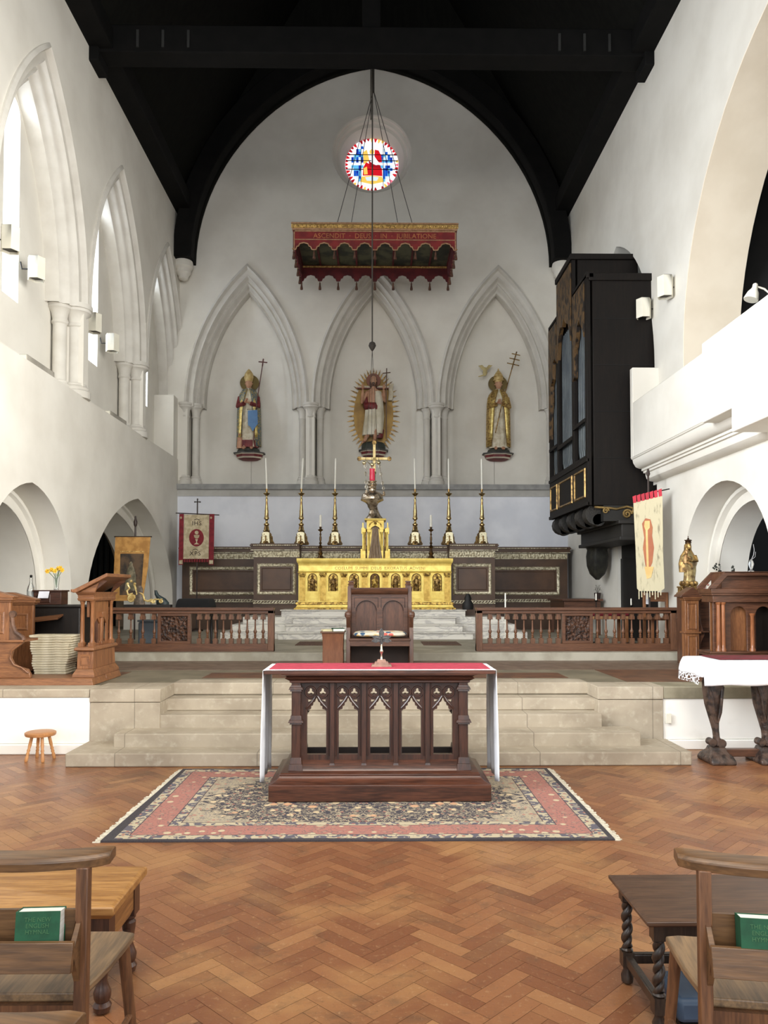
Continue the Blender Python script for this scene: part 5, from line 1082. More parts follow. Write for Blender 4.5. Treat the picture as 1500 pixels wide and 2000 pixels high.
o = MB().loft([[(-2.76+a, 11.95+b, z) for a, b in ((-w_, -d_), (w_*.97, -d_), (w_, d_), (-w_*.9, d_))] for w_, d_, z in ((.27, .20, 1.358), (.27, .20, 1.39), (.25, .19, 1.47), (.23, .17, 1.50))]).build('covered_box', pm('black_velvet_cover', (14, 14, 15), (9, 9, 10), .95, scale=6), bevel=.015)
tag(o, 'flat box under a black velvet cover behind the left altar rail', 'box')
t = thing('storage_box', 'grey box on the floor behind the leftmost balusters', 'box', (-3.65, 12.6, .757)); MB().box(-.16, .16, -.15, .15, 0, .36).build('body', pm('grey_plastic', (104, 112, 120), (90, 98, 106), .5), t, .03); MB().box(-.17, .17, -.16, .16, .36, .39).build('lid', MC['grey_plastic'], t, .01)

# ------------------------------------------------------------------ left stalls, lectern, cushions
struct(MB().frus(-4.47, -2.93, 8.08, 8.52, .643, .715, .025).build('trim_stall_kerb', OAKX, bevel=.006)); struct(MB().frus(-3.30, -2.93, 8.5, 8.98, .643, .715, .02).build('trim_lectern_kerb', OAKX, bevel=.006))
t = thing('lectern', 'carved oak lectern with paired columns and a pitched book desk at the stall corner', 'lectern', (-3.075, 8.58, .715)); t['lect'] = 1
def rrng(rs_, name, mat, par, bev=.004):
    m = MB(); m.loft([[(-a, -b, z), (a, -b, z), (a, b, z), (-a, b, z)] for a, b, z in rs_]); return m.build(name, mat, par, bev)
rrng([(.19, .40, 0), (.185, .395, .03), (.15, .36, .075), (.145, .355, .085)], 'base', OAKX, t); rrng([(.14, .35, .085), (.13, .34, .27)], 'pedestal', OAKZ, t)
MB().sweep([(-.085, .11), (.085, .11), (.085, .235), (-.085, .235)], [(0, -.342), (.008, -.352), (.02, -.352), (.024, -.342)], XZ, closed=True).build('pedestal_moulding', OAKX, t)
rrng([(.145, .355, .27), (.175, .385, .285), (.165, .375, .31), (.14, .35, .32)], 'ledge', OAKX, t)
for x in (-.085, .085):
    for y in (-.29, .29):
        MB().box(x-.045, x+.045, y-.045, y+.045, .32, .36).lathe([(.045, .36), (.036, .375), (.032, .39), (.034, .45), (.028, .76), (.034, .77), (.03, .775), (.042, .80), (.045, .81)], (x, y, 0), 14).build('column', OAKZ, t)
MB().box(-.025, .025, -.27, -.23, .63, .80).build('drop_pendant', OAKZ, t, .004)
m = MB().prism([[(-.25, .32), (.25, .32), (.25, .80), (-.25, .80)], [(.19, .34), (.19, .55), (.10, .62), (.02, .55), (.02, .34)], [(-.02, .34), (-.02, .55), (-.10, .62), (-.19, .55), (-.19, .34)]], YZ, .03, .06); m.build('arched_side', OAKZ, t)
MB().box(.06, .10, -.03, .03, .32, .62).frus(.05, .12, -.045, .045, .62, .68, -.005).box(.055, .11, -.04, .04, .32, .36).build('side_pilaster', OAKZ, t, .004)
rrng([(.13, .34, .805), (.145, .355, .83), (.135, .345, .84), (.14, .35, .87), (.155, .365, .885), (.165, .375, .90)], 'entablature', OAKX, t)
roof = [(-.21, .905), (-.20, .93), (.15, 1.095), (.50, 1.03), (.50, .985), (.13, 1.045)]
MB().prism([(-.185, .895), (-.18, .925), (.385, 1.10), (.40, 1.10), (.405, 1.065), (.38, 1.06), (-.12, .895)], XZ, -.42, .38).build('book_desk', OAKY, t, .005)
MB().prism([(-.10, .90), (.22, 1.0), (.16, .90)], XZ, -.36, -.33).build('gable', OAKX, t, .003)
MB().prism([(.10, .90), (.12, .90), (.36, 1.02), (.2, 1.04)], XZ, -.34, -.31).build('bracket', DOAKX, t); MB().prism([(.10, .90), (.12, .90), (.36, 1.02), (.2, 1.04)], XZ, .25, .28).build('bracket', DOAKX, t)
MB().box(-.21, -.17, -.43, .38, .90, .93).build('book_lip', OAKY, t, .004)
for o in list(COL.objects):
    if o.parent == t:
        for v in o.data.vertices: v.co.x *= .62
del t['lect']
# stack of kneelers
rk = random.Random(4); CK = pm('cream_canvas_kneeler', (228, 218, 192), (204, 192, 162), .85, scale=12, stretch=(1, 1, 6)); z = .645; NK = 18
for i in range(NK):
    f = i/(NK-1); wv = .175+.068*f+rk.uniform(-.004, .004); h = .0272; xo = -3.622+.008*math.sin(i*.9)+.004*f
    t0 = MB(); rr_ = []
    for zz, k in ((0, .97), (.006, 1.0), (h-.008, 1.0), (h-.0028, .97)):
        rr_.append([(sx_*wv*k, sy_*.15*k, zz+.0012*math.sin(i*2+sx_)*(zz > 0)) for sx_, sy_ in ((-1, -.9), (-.95, -1), (.95, -1), (1, -.9), (1, .9), (.95, 1), (-.95, 1), (-1, .9))])
    o = t0.loft(rr_).build('flat_kneeler', CK); o.location = (xo, 8.79, z); z += h
    lab = 'cream flat kneeler, %s from the top of the tall stack left of the lectern' % ['topmost', 'second', 'third', 'fourth', 'fifth', 'sixth', 'seventh', 'eighth', 'ninth', 'tenth', 'eleventh', 'twelfth', 'thirteenth', 'fourteenth', 'fifteenth', 'sixteenth', 'seventeenth', 'last'][NK-1-i]
    if i == NK-1: lab = 'widest cream flat kneeler on top of the tall stack beside the lectern'
    if i == 0: lab = 'narrow cream flat kneeler at the very bottom of the tall stack'
    tag(o, lab, 'kneeler', 'stack of cream kneelers beside the lectern')
# stall ends
def stall_end(label, x0, x1, y, extra=True, zt=1.55):
    t = thing('choir_stall', label, 'stall', (x1, y, .715)); W_ = x1-x0; T = zt-.715
    MB().box(-W_, 0, 0, .05, .0 if not extra else .39, T).build('end_panel', OAKZ, t, .005)
    fx = W_-.10; k = max(1, int(W_/.35))
    for i in range(k):
        a = -W_+.05+i*(W_-.05)/k; b = a+(W_-.05)/k-.06
        MB().sweep([(a, .46), (b, .46), (b, T-.12), (a, T-.12)], [(0, 0), (.01, -.01), (.022, -.008), (.03, 0)], XZ, closed=True).build('panel_moulding', OAKX, t)
    MB().box(-W_-.02, .035, -.03, .09, T, T+.03).box(-W_, .015, -.015, .07, T-.02, T).build('cornice', OAKX, t, .004)
    MB().prism([(-W_-.02, T+.03), (.05, T+.03), (.04, T+.045), (-.24, T+.12), (-W_, T+.12)], XZ, -.03, .09).build('pitched_cap', OAKX, t, .005)
    return t
t = stall_end('nearest oak choir stall end with scrolled elbow at the left edge', -4.46, -3.83, 8.14, True, 1.53)
MB().box(-.6, .15, -.03, .34, .375, .40).build('seat_board', OAKX, t, .005)
cur = [(-.62, .0), (.22, .0), (.215, .04), (.19, .09), (.10, .115), (.04, .15), (.01, .21), (.03, .29), (.10, .34), (.14, .375), (-.62, .375)]
MB().prism(cur, XZ, 0, .05).build('curved_base', OAKX, t, .005)
MB().tube([(.13, -.005, .37), (.03, -.01, .29), (.01, -.01, .21), (.05, -.01, .14), (.13, -.01, .11), (.20, -.005, .05)], .010, 6).build('curved_moulding', OAKX, t)
MB().sweep([(-.58, .10), (-.16, .10), (-.20, .2), (-.16, .30), (-.58, .30)], [(0, 0), (.01, -.01), (.02, 0)], XZ, closed=True).build('base_panel', OAKX, t)
m = MB(); m.tube([(.02, 0, .66), (.03, 0, .56), (.06, 0, .48), (.14, 0, .42), (.14, 0, .40)], [.02, .022, .025, .025, .03], 8).lathe([(.035, -.02), (.035, .02)], (.03, .0, .67), 12, axis=1).prism([(0, .40), (.16, .40), (.14, .44), (.06, .48), (.02, .55), (0, .6)], XZ, -.01, .02); m.build('scrolled_elbow', pm('carved_elbow_oak', (110, 78, 58), (74, 50, 36), .45, scale=12, bump=.5), t)
t = stall_end('second oak choir stall end set back behind the nearest one', -4.46, -3.90, 8.85, False, 1.49)
t = thing('console', 'dark wooden console with a sloping music desk behind the stalls', 'console', (-4.02, 9.45, .643))
MB().box(-.5, .42, .0, .45, 0, .78).build('body', DARKOAK, t, .01); MB().box(-.5, .60, -.02, .47, .78, .81).build('top', DARKOAK, t, .005); MB().hexa([(-.3, -.16, .58), (.22, -.16, .64), (.22, .0, .68), (-.3, .0, .62), (-.3, -.16, .60), (.22, -.16, .66), (.22, .0, .70), (-.3, .0, .64)]).build('music_desk', OAKX, t)
MB().box(.60, .68, .0, .10, 0, .76).box(.585, .695, -.01, .11, .70, .80).build('end_post', DOAKZ, t, .005)
t = thing('small_cabinet', 'small dark carved cabinet bearing the daffodils and bottle', 'cabinet', (-4.07, 9.62, 1.455))
MB().box(-.17, .17, 0, .22, 0, .16).build('body', wood('cabinet_dark_oak', (84, 50, 36), (46, 28, 22), .4, 0), t, .004); MB().box(-.185, .185, -.015, .235, .16, .18).build('top', MC['cabinet_dark_oak'], t, .004); MB().sweep([(-.14, .02), (.04, .02), (.04, .13), (-.14, .13)], [(0, 0), (.01, -.008), (.02, 0)], XZ, closed=True).build('panel_moulding', MC['cabinet_dark_oak'], t)
tag(MB().hexa([(-4.17, 9.575, 1.535), (-4.04, 9.575, 1.535), (-4.04, 9.577, 1.535), (-4.17, 9.577, 1.535), (-4.165, 9.60, 1.62), (-4.035, 9.60, 1.62), (-4.035, 9.603, 1.62), (-4.165, 9.603, 1.62)]).build('notice_card', pm('white_card', (232, 232, 238))), 'blank white card leaning on the front of the small cabinet', 'card')
gls = NT('clear_glass'); gls.set((.96, .98, .97), .03, 0, Transmission_Weight=.92, IOR=1.3); GLASS = gls.m
t = thing('glass_bottle', 'tall clear glass bottle of water with wire stopper left of the daffodils', 'bottle', (-4.30, 9.68, 1.46))
MB().lathe([(.045, 0), (.047, .01), (.047, .17), (.04, .21), (.02, .26), (.016, .31), (.02, .315), (.018, .33)], n=18).build('bottle_body', GLASS, t); MB().lathe([(.041, .006), (.043, .16), (.001, .161)], n=16).build('water', pm('milky_water', (222, 220, 214), rough=.2), t); MB().lathe([(.012, .33), (.016, .34), (.016, .36), (.008, .365)], n=10).build('stopper', IRON, t)
t = thing('daffodil_vase', 'clear vase of yellow daffodils on the small dark cabinet', 'vase of flowers', (-4.0, 9.72, 1.636))
MB().lathe([(.032, 0), (.03, .01), (.026, .04), (.04, .17), (.038, .17), (.024, .04), (.026, .012)], n=18).build('vase', GLASS, t)
st_ = MB(); fl_ = MB(); tr_ = MB(); rf2 = random.Random(9)
for i, (x, y, zz, tl) in enumerate(((-.10, -.02, .235, -1), (-.055, .0, .255, -.6), (.0, -.03, .24, 0), (.02, .02, .27, .2), (.06, -.02, .275, .5), (.075, .0, .25, .8))):
    st_.tube([(0, 0, .02), (x*.15, y*.2, .14), (x*.8, y, zz-.02), (x, y-.01, zz)], .004, 5)
    n_p = 6; c0 = Vector((x, y-.015, zz))
    for k in range(n_p):
        a = 2*pi*k/n_p+i; d = Vector((math.cos(a), -.15, math.sin(a))); p = Vector((-math.sin(a), 0, math.cos(a))); fl_.add([c0, c0+d*.02+p*.012, c0+d*.036, c0+d*.02-p*.012], [(0, 1, 2, 3)])
    tr_.lathe([(.006, 0), (.010, -.016), (.014, -.02)], tuple(c0), 8, axis=1)
st_.build('stems', pm('daffodil_green', (84, 116, 60), (64, 96, 48), .5), t); fl_.build('petals', pm('daffodil_yellow', (246, 210, 74), (236, 190, 50), .6), t); tr_.build('trumpets', pm('daffodil_orange', (240, 176, 40), rough=.6), t)

# stool
t = thing('round_stool', 'small round pine stool on four turned legs against the low left wall', 'stool', (-3.22, 7.5, 0))
MB().lathe([(.10, .235), (.135, .238), (.142, .25), (.142, .268), (.13, .275), (.05, .276)], n=28).build('seat', wood('pine_seat', (190, 136, 86), (160, 106, 62), .45, 0), t)
for a in (.6, 2.2, 3.8, 5.3):
    d = Vector((math.cos(a), math.sin(a), 0)); p0 = d*.13; p1 = d*.075+Vector((0, 0, .24)); m = MB()
    pr = [(.012, 0), (.016, .01), (.016, .05), (.012, .06), (.017, .075), (.012, .09), (.017, .105), (.012, .12), (.016, .15), (.015, .24)]
    m.tube([p0.lerp(p1, z/.24) for r, z in pr], [r for r, z in pr], 10); m.build('leg', wood('pine_leg', (202, 150, 96), (176, 120, 70), .45, 2), t)
# ------------------------------------------------------------------ right stalls, statue, chairs
t = thing('choir_stall', 'oak stall end with a small gabled cap right of the right altar rail', 'stall', (4.12, 9.92, .643))
MB().box(-.09, .09, 0, .12, .0, .86).build('end_post', OAKZ, t, .005)
for z0, z1 in ((.10, .40), (.48, .82)): MB().sweep([(-.06, z0), (.06, z0), (.06, z1), (-.06, z1)], [(0, 0), (.008, -.008), (.016, 0)], XZ, closed=True).build('panel_moulding', OAKX, t)
MB().box(-.11, .11, -.02, .14, .43, .455).box(-.105, .105, -.02, .14, .86, .88).box(-.125, .125, -.035, .16, .88, .90).box(-.12, .12, -.03, .14, 0, .06).build('mouldings', OAKX, t, .004)
MB().prism([(-.165, .90), (.165, .90), (.15, .93), (.0, 1.03), (-.15, .93)], XZ, -.04, .18).build('gabled_cap', DOAKX, t, .004)
MB().prism([(.09, .0), (.19, .0), (.17, .08), (.12, .14), (.10, .24), (.14, .34), (.17, .40), (.17, .455), (.09, .455)], XZ, .03, .08).prism([(.09, .455), (.16, .455), (.13, .55), (.10, .70), (.09, .75)], XZ, .03, .08).build('scrolled_side', DOAKX, t, .004)
MB().box(.17, .29, .14, .18, .0, .90).box(.1, .29, -.0, .14, .44, .46).build('back_and_seat', DOAKX, t, .004)
t = thing('choir_desk', 'dark oak choir desk with arcaded front and sloping top at the right edge', 'desk', (3.97, 8.98, .643))
MB().box(0.0, 1.2, .0, .30, 0, .22).box(-.02, 1.2, -.02, .32, .0, .05).box(-.03, 1.2, -.03, .33, .22, .25).box(-.05, 1.2, -.04, .33, .25, .275).build('plinth', DOAKX, t, .005)
ap = [[(.02, .275), (1.2, .275), (1.2, .85), (.02, .85)]]
for c in (.325, .62, .915): ap.append([(c+.095, .275)]+[(c+.095*math.cos(a), .70+.10*math.sin(a)) for a in [pi*k/12 for k in range(13)]]+[(c-.095, .275)])
MB().prism(ap, XZ, .03, .06).build('arcade', DOAKX, t, .004); MB().box(.02, .46, .10, .12, .275, .85).build('back_board', OAKZ, t); MB().box(.46, 1.2, .14, .16, .275, .85).build('dark_recess', DARKOAK, t)
for x in (.07, .125, .47, .77): MB().lathe([(.034, .275), (.034, .30), (.024, .315), (.026, .36), (.022, .68 if x > .2 else .82), (.03, .70 if x > .2 else .83), (.034, .72 if x > .2 else .85)], (x, .0, 0), 14).build('column', wood('polished_column_oak', (162, 104, 66), (118, 70, 42), .3, 2), t)
MB().box(.0, 1.2, -.02, .30, .85, .93).box(-.02, 1.2, -.04, .32, .93, .955).box(-.03, 1.2, -.05, .33, .955, 1.01).build('entablature', DOAKX, t, .004)
MB().prism([(-.06, 1.01), (-.05, 1.03), (.12, 1.205), (1.2, 1.205), (1.2, 1.16), (.16, 1.16), (.02, 1.01)], XZ, -.06, -.02).prism([(-.06, 1.01), (-.05, 1.03), (.12, 1.205), (1.2, 1.205), (1.2, 1.16), (.16, 1.16), (.02, 1.01)], XZ, .28, .32).hexa([(.12, -.06, 1.19), (1.2, -.06, 1.19), (1.2, .32, 1.19), (.12, .32, 1.19), (.12, -.06, 1.21), (1.2, -.06, 1.21), (1.2, .32, 1.21), (.12, .32, 1.21)]).box(.12, 1.2, .02, .3, 1.01, 1.19).build('sloping_top', DOAKX, t, .004)
t = thing('pedestal', 'plain oak pedestal under the crowned gilt statue', 'pedestal', (4.25, 10.33, .643)); MB().box(-.12, .12, -.08, .12, 0, .90).frus(-.15, .15, -.11, .15, .90, .93, .01).build('body', DOAKZ, t, .004)
t = thing('madonna_statue', 'small gilded statue of a crowned woman holding a child beside the right arch', 'statue', (4.25, 10.33, 1.575))
MB().frus(-.14, .14, -.10, .10, 0, .03, .01).box(-.12, .12, -.085, .085, .03, .09).frus(-.13, .13, -.095, .095, .09, .11, .0).build('base', OLDGOLD, t, .004)
m = MB()
for i in range(9): q = 2*pi*i/9; m.ball((.09*math.cos(q), .06*math.sin(q), .145), .04, 8)
m.build('cloud_and_cherubs', OLDGOLD, t)
MB().loft(robe([(.0, 0, .085, .07, .13), (.01, 0, .075, .06, .22), (.02, 0, .08, .06, .32), (.0, 0, .10, .065, .42), (-.01, 0, .085, .06, .50), (-.01, 0, .045, .04, .565), (0, 0, .025, .025, .60)], .10, 32, 8)).build('robe', pm('pale_gold_robe', (176, 156, 104), (104, 80, 46), .42, .45, scale=14), t, ang=80)
MB().loft(robe([(-.02, .02, .10, .06, .30), (.0, .02, .125, .07, .42), (0, .02, .10, .06, .52), (0, .02, .05, .05, .60), (0, .02, .045, .045, .67), (0, .02, .02, .02, .70)], .06, 24, 6)).build('mantle', OLDGOLD, t, ang=80)
m = MB(); head(m, 0, -.015, .645, .48); m.build('head', OLDGOLD, t); m = MB(); m.tube([(.08, -.02, .52), (.09, -.06, .45), (.0, -.09, .45)], [.026, .022, .014], 8); hand(m, (0, -.09, .45), (-1, 0, .1), .5); m.build('arm', OLDGOLD, t)
m = MB(); m.loft(robe([(-.06, -.06, .03, .03, .42), (-.06, -.06, .035, .03, .48), (-.055, -.06, .02, .02, .53)], .04, 12, 4)); head(m, -.055, -.07, .565, .32); m.tube([(-.05, -.08, .44), (-.0, -.10, .40), (.01, -.10, .36)], [.016, .014, .01], 6).tube([(-.04, -.07, .51), (-.01, -.09, .49)], [.01, .008], 6); m.build('child', pm('gilt_flesh', (188, 150, 100), (140, 104, 62), .45, .4, scale=10), t)
m = MB(); m.lathe([(.04, .69), (.042, .705), (.036, .71), (.045, .73), (.02, .745)], n=12).ball((0, 0, .755), .014, 6).tube([(0, 0, .755), (0, 0, .79)], .005, 5)
for i in range(6): m.ball((.042*math.cos(i), .042*math.sin(i), .732), .009, 6)
m.build('crown', pm('dark_gilt_crown', (96, 70, 40), (60, 42, 26), .4, .7), t)
t = thing('flower_bouquet', 'small bouquet with pink flowers and green leaves at the foot of the crowned statue', 'flowers', (4.36, 10.08, 1.545)); rf3 = random.Random(2); a = MB(); b = MB(); c = MB()
for i in range(16):
    x, y, z = rf3.uniform(-.07, .12), rf3.uniform(-.06, .04), rf3.uniform(.0, .13); d = Vector((rf3.uniform(-1, 1), rf3.uniform(-1, .3), rf3.uniform(-.2, 1))).normalized()*.04; p = Vector((x, y, z)); s_ = d.cross(Vector((0, 0, 1)))*.5; a.add([p, p+d*.5+s_, p+d*1.4, p+d*.5-s_], [(0, 1, 2, 3)])
for i in range(7): b.ball((rf3.uniform(-.05, .10), rf3.uniform(-.08, -.02), rf3.uniform(.08, .16)), .018, 6)
c.prism([(0, 0), (.09, .0), (.06, .07), (.03, .08)], XZ, -.09, -.085); a.build('leaves', pm('leaf_green', (74, 104, 70), (48, 76, 48), .6), t); b.build('blossoms', pm('dull_pink', (176, 110, 104), (150, 150, 120), .7), t); c.build('paper_wrap', pm('pale_green_paper', (190, 196, 176)), t); MB().lathe([(.03, -.01), (.05, .04), (.05, .05)], (.02, 0, -.0), 12).build('pot', OLDGOLD, t)
for i, (x, z, lab) in enumerate(((4.14, 1.855, 'dark leafy twig at the left end of the choir desk top'), (4.30, 1.855, 'single small dark sprig on the choir desk top'))):
    t = thing('leaf_sprig', lab, 'plant', (x, 9.15, z)); a = MB(); a.tube([(0, 0, 0), (-.02, 0, .05), (-.06*(1-i), 0, .08)], .003, 5).tube([(0, 0, .0), (.01, 0, .07)], .003, 5)
    for k in range(10 if i == 0 else 3):
        p = Vector((rf3.uniform(-.09, .02)*(1-i), rf3.uniform(-.02, .02), rf3.uniform(.03, .09))); d = Vector((rf3.uniform(-1, 1), 0, rf3.uniform(-1, 1))).normalized()*.03; s_ = Vector((-d.z, .3*d.x, d.x))*.5; a.add([p, p+d*.5+s_, p+d, p+d*.5-s_], [(0, 1, 2, 3)])
    a.build('twig', pm('dark_twig', (40, 42, 34), rough=.7), t); MB().lathe([(.02, 0), (.022, .015), (.01, .02)], n=8).build('holder', IRON, t)
t = thing('crystal_candle_stand', 'clear crystal ornament standing on the choir desk top at the right edge', 'ornament', (4.52, 9.15, 1.855))
MB().lathe([(.035, 0), (.03, .01), (.012, .03), (.02, .05), (.03, .09), (.022, .13), (.008, .15)], n=14).build('body', GLASS, t); MB().tube([(.0, 0, .14), (.03, 0, .20), (.04, 0, .26), (.03, 0, .33)], .004, 5).tube([(.0, 0, .14), (.05, 0, .18), (.055, 0, .24)], .003, 5).build('wire_spray', pm('silver_wire', (170, 170, 170), rough=.4), t)

# passage side: table with plant, chair, red stool
t = thing('side_altar_table', 'low dark oak table against the white wall under the organ corbel', 'table', (4.10, 15.2, .757))
MB().box(-.50, .28, -.55, .75, .66, .70).box(-.45, .25, -.48, .7, .52, .66).build('top', DOAKX, t, .005)
for x in (-.42, .22):
    for y in (-.45, .65): MB().box(x-.03, x+.03, y-.03, y+.03, 0, .54).build('leg', DOAKZ, t, .004)
t = thing('potted_plant', 'small wiry plant in a dark pot on the low oak table by the passage', 'plant', (4.33, 14.85, 1.457)); MB().lathe([(.05, 0), (.065, .10), (.07, .11), (.05, .12)], n=14).build('pot', pm('dark_pot', (52, 36, 30)), t)
a = MB()
for k in range(12): q = k*1.1; a.tube([(0, 0, .1), (.04*math.cos(q), .03*math.sin(q), .18), (.07*math.cos(q+.6), .04*math.sin(q), .22+.06*math.sin(k*2.1))], .003, 4)
a.build('stems', pm('dry_stem', (66, 60, 50), rough=.8), t)
t = thing('wooden_chair', 'light brown wooden chair with a white paper on its back behind the right rail', 'chair', (4.25, 11.42, .757), .0)
for x in (-.17, .17): MB().box(x-.02, x+.02, .13, .17, 0, .84).build('rear_leg', OAKZ, t, .004); MB().box(x-.02, x+.02, -.2, -.16, 0, .43).build('front_leg', OAKZ, t, .004)
MB().box(-.2, .2, -.22, .18, .43, .46).build('seat', OAKX, t, .005); MB().box(-.18, .18, .135, .16, .70, .84).box(-.18, .18, .135, .16, .52, .58).build('back_rails', OAKX, t, .004)
tag(MB().box(4.09, 4.13, 11.52, 11.53, 1.42, 1.585).build('paper_sheet', pm('white_card', (232, 232, 238))), 'narrow white paper on the back of the light brown chair', 'paper')
t = thing('red_bench', 'low bench with a dark red seat behind the right altar rail', 'bench', (3.75, 12.9, .757), .06)
MB().box(-.48, .48, -.2, .2, .44, .55).build('red_cushion', DREDC, t, .02); MB().box(-.48, .48, -.2, .2, .39, .44).build('seat_frame', wood('pale_oak_rail', (170, 130, 88), (140, 100, 64), .5, 0), t, .004)
for x in (-.44, .44):
    for y in (-.17, .17): MB().box(x-.025, x+.025, y-.025, y+.025, 0, .40).build('leg', OAKZ, t, .004)
for x, y, h, lab in ((3.62, 12.5, .70, 'short white candle on the iron stand nearest the dark doorway'), (4.16, 12.4, .62, 'second short white candle by the dark doorway')):
    t = thing('candle_stand', lab.replace('short white candle on the iron stand', 'thin iron stand with white candle').replace('second short white candle', 'second thin iron stand with white candle'), 'candle stand', (x, y, .757)); MB().lathe([(.09, 0), (.09, .02), (.012, .04), (.008, h-.02), (.03, h), (.03, h+.01)], n=12).build('stand', IRON, t); MB().lathe([(.011, h), (.011, h+.11), (.003, h+.12)], n=8).build('candle', WAX, t)
t = thing('processional_torch', 'slender white pole standing behind the right rail balusters', 'pole', (2.05, 12.0, .757)); MB().lathe([(.012, .06), (.011, .82), (.004, .83)], n=8).build('shaft', WAX, t); MB().lathe([(.07, 0), (.07, .02), (.02, .04), (.02, .1)], n=12).build('foot', BRASS, t)

# ------------------------------------------------------------------ credence table with cloth
t = thing('console_table', 'dark carved table with scrolled legs under a white lace cloth at the right', 'table', (3.12, 7.05, 0))
CARVD = pm('dark_carved_walnut', (78, 60, 50), (38, 28, 24), .4, scale=14, bump=.9, bscale=22, lo=.4, hi=.6)
MB().box(.03, 1.25, .03, .55, .94, .985).box(.08, 1.2, .06, .52, .84, .94).build('table_top', DOAKX, t, .005)
for x in (.13, .60, 1.07):
    for y in (.3,):
        m = MB(); m.loft([[(x+cx+a*math.cos(q)*(1+.12*math.sin(5*q)), y+b*math.sin(q), z) for q in [2*pi*j/18 for j in range(18)]] for cx, a, b, z in ((.03, .04, .05, .16), (.02, .025, .05, .24), (.015, .028, .04, .30), (.0, .045, .05, .42), (-.005, .075, .06, .55), (0, .095, .065, .68), (.0, .10, .06, .76), (.0, .075, .05, .84))])
        m.tube([(x-.07, y-.05, .72), (x-.045, y-.07, .62), (x-.03, y-.07, .48), (x+.0, y-.055, .38)], .014, 6).tube([(x+.07, y-.05, .72), (x+.05, y-.07, .62), (x+.035, y-.07, .48), (x+.01, y-.055, .38)], .014, 6)
        m.lathe([(.035, -.05), (.035, .05)], (x-.03, y, .19), 14, axis=1).lathe([(.042, -.05), (.042, .05)], (x+.055, y, .18), 14, axis=1)
        m.build('scrolled_leg', CARVD, t)
        MB().loft([[(x+.02+a*sx_, y+b*sy_, z) for sx_, sy_ in ((-1, -1), (1, -1), (1, 1), (-1, 1))] for a, b, z in ((.115, .17, 0), (.12, .17, .03), (.105, .14, .07), (.07, .09, .11), (.06, .07, .15))]).build('foot', CARVD, t, .01)
MB().box(.15, 1.05, .28, .36, .05, .12).build('stretcher', DOAKX, t, .006)
def lace():
    n = NT('white_lace'); a = n.voro(26, None, 'DISTANCE_TO_EDGE'); b = n.voro(12)
    n.set(lin((240, 240, 242)), .85); al = n.math('MAXIMUM', n.math('LESS_THAN', a, .09), n.math('LESS_THAN', b, .16)); n.put(n.b.inputs['Alpha'], al); return n.m
t2 = thing('lace_tablecloth', 'white tablecloth with a lace end draped over the carved table at the right', 'tablecloth', (3.12, 7.05, .99))
rows = []
for i in range(22):    # along x
    x = -.035+.06*i-.0; x = x if i else -.04; prof_ = []
    for j in range(22):
        f = j/21
        if f < .5:
            g2 = f/.5; y = -.02-.02*math.sin(x*9)*(1-g2)-.01; z = -.225*(1-g2)+.006*math.sin(x*13)*(1-g2); y = -.03-.018*math.sin(x*7+1)*(1-g2)
        elif f < .9: y = -.03+.60*(f-.5)/.4; z = .0
        else: g2 = (f-.9)/.1; y = .57+.01*math.sin(x*9)*g2; z = -.20*g2
        prof_.append((x, y, z))
    rows.append(prof_)
sidec = []
for i in range(8):
    g2 = i/7; r = []
    for j, (x, y, z) in enumerate(rows[0]):
        out = -.04-.055*math.sin(g2*pi/2)-.012*g2*math.sin(y*14+1)-(.05*g2 if 8 < j < 14 else 0)*.3
        zz = -.15*g2**1.3; yy = .27+(y-.27)*(1-.03*g2)
        r.append((out, yy, min(z, zz) if z > -.15 else z*(1-.0*g2)))
    sidec.append(r)
o = MB().loft(sidec[::-1]+rows, False, False).build('cloth', WHITEC, t2, ang=80); sd = o.modifiers.new('s', 'SOLIDIFY'); sd.thickness = .003
le = MB(); le.loft([[(sidec[7][j][0]-.002*k+.004*math.sin(j), sidec[7][j][1], sidec[7][j][2]-.025*k) for j in range(11, 21)] for k in range(4)], False, False); le.build('lace_end', lace(), t2, ang=80)
tag(MB().box(3.20, 4.36, 7.10, 7.52, .996, 1.0).build('red_table_runner', DREDC), 'dark red runner lying on the white lace tablecloth', 'cloth')

# ------------------------------------------------------------------ foreground benches and chairs
ENGX = wood('golden_oak_bench', (184, 136, 78), (138, 94, 50), .38, 0, 7); ENGY = wood('golden_oak_end', (166, 118, 68), (120, 80, 44), .4, 1, 7); LEGD = wood('turned_leg_walnut', (92, 60, 44), (56, 36, 28), .28, 2, 8)
t = thing('low_bench', 'golden oak low bench with turned legs behind the left prayer chair', 'bench', (-1.0, 3.0, 0))
MB().loft([[(x0, y0, z), (x1, y0, z), (x1, y1, z), (x0, y1, z)] for x0, y0, x1, y1, z in ((-1.15, .02, -.02, .42, .375), (-1.15, .0, 0, .44, .395), (-1.15, .0, 0.0, .44, .425), (-1.15, .015, -.015, .425, .432))]).build('bench_top', ENGX, t, .004)
MB().box(-1.1, -.06, .03, .055, .28, .375).box(-1.1, -.06, .385, .41, .28, .375).build('long_apron', ENGX, t, .003); MB().prism([(.08, .375), (.36, .375), (.36, .28), (.30, .27), (.12, .27), (.08, .28)], YZ, -.055, -.03).build('end_apron', ENGY, t, .003)
for x in (-.06, -1.08):
    for y in (.06, .38):
        MB().box(x-.035, x+.035, y-.035, y+.035, .25, .375).lathe([(.012, 0), (.03, .008), (.036, .03), (.026, .045), (.032, .058), (.034, .08), (.026, .10), (.018, .125), (.022, .15), (.028, .19), (.03, .215), (.022, .225), (.03, .235), (.03, .25)], (x, y, 0), 18).build('leg', LEGD, t)
MB().box(-1.06, -.08, .20, .235, .15, .185).build('stretcher', LEGD, t, .004)
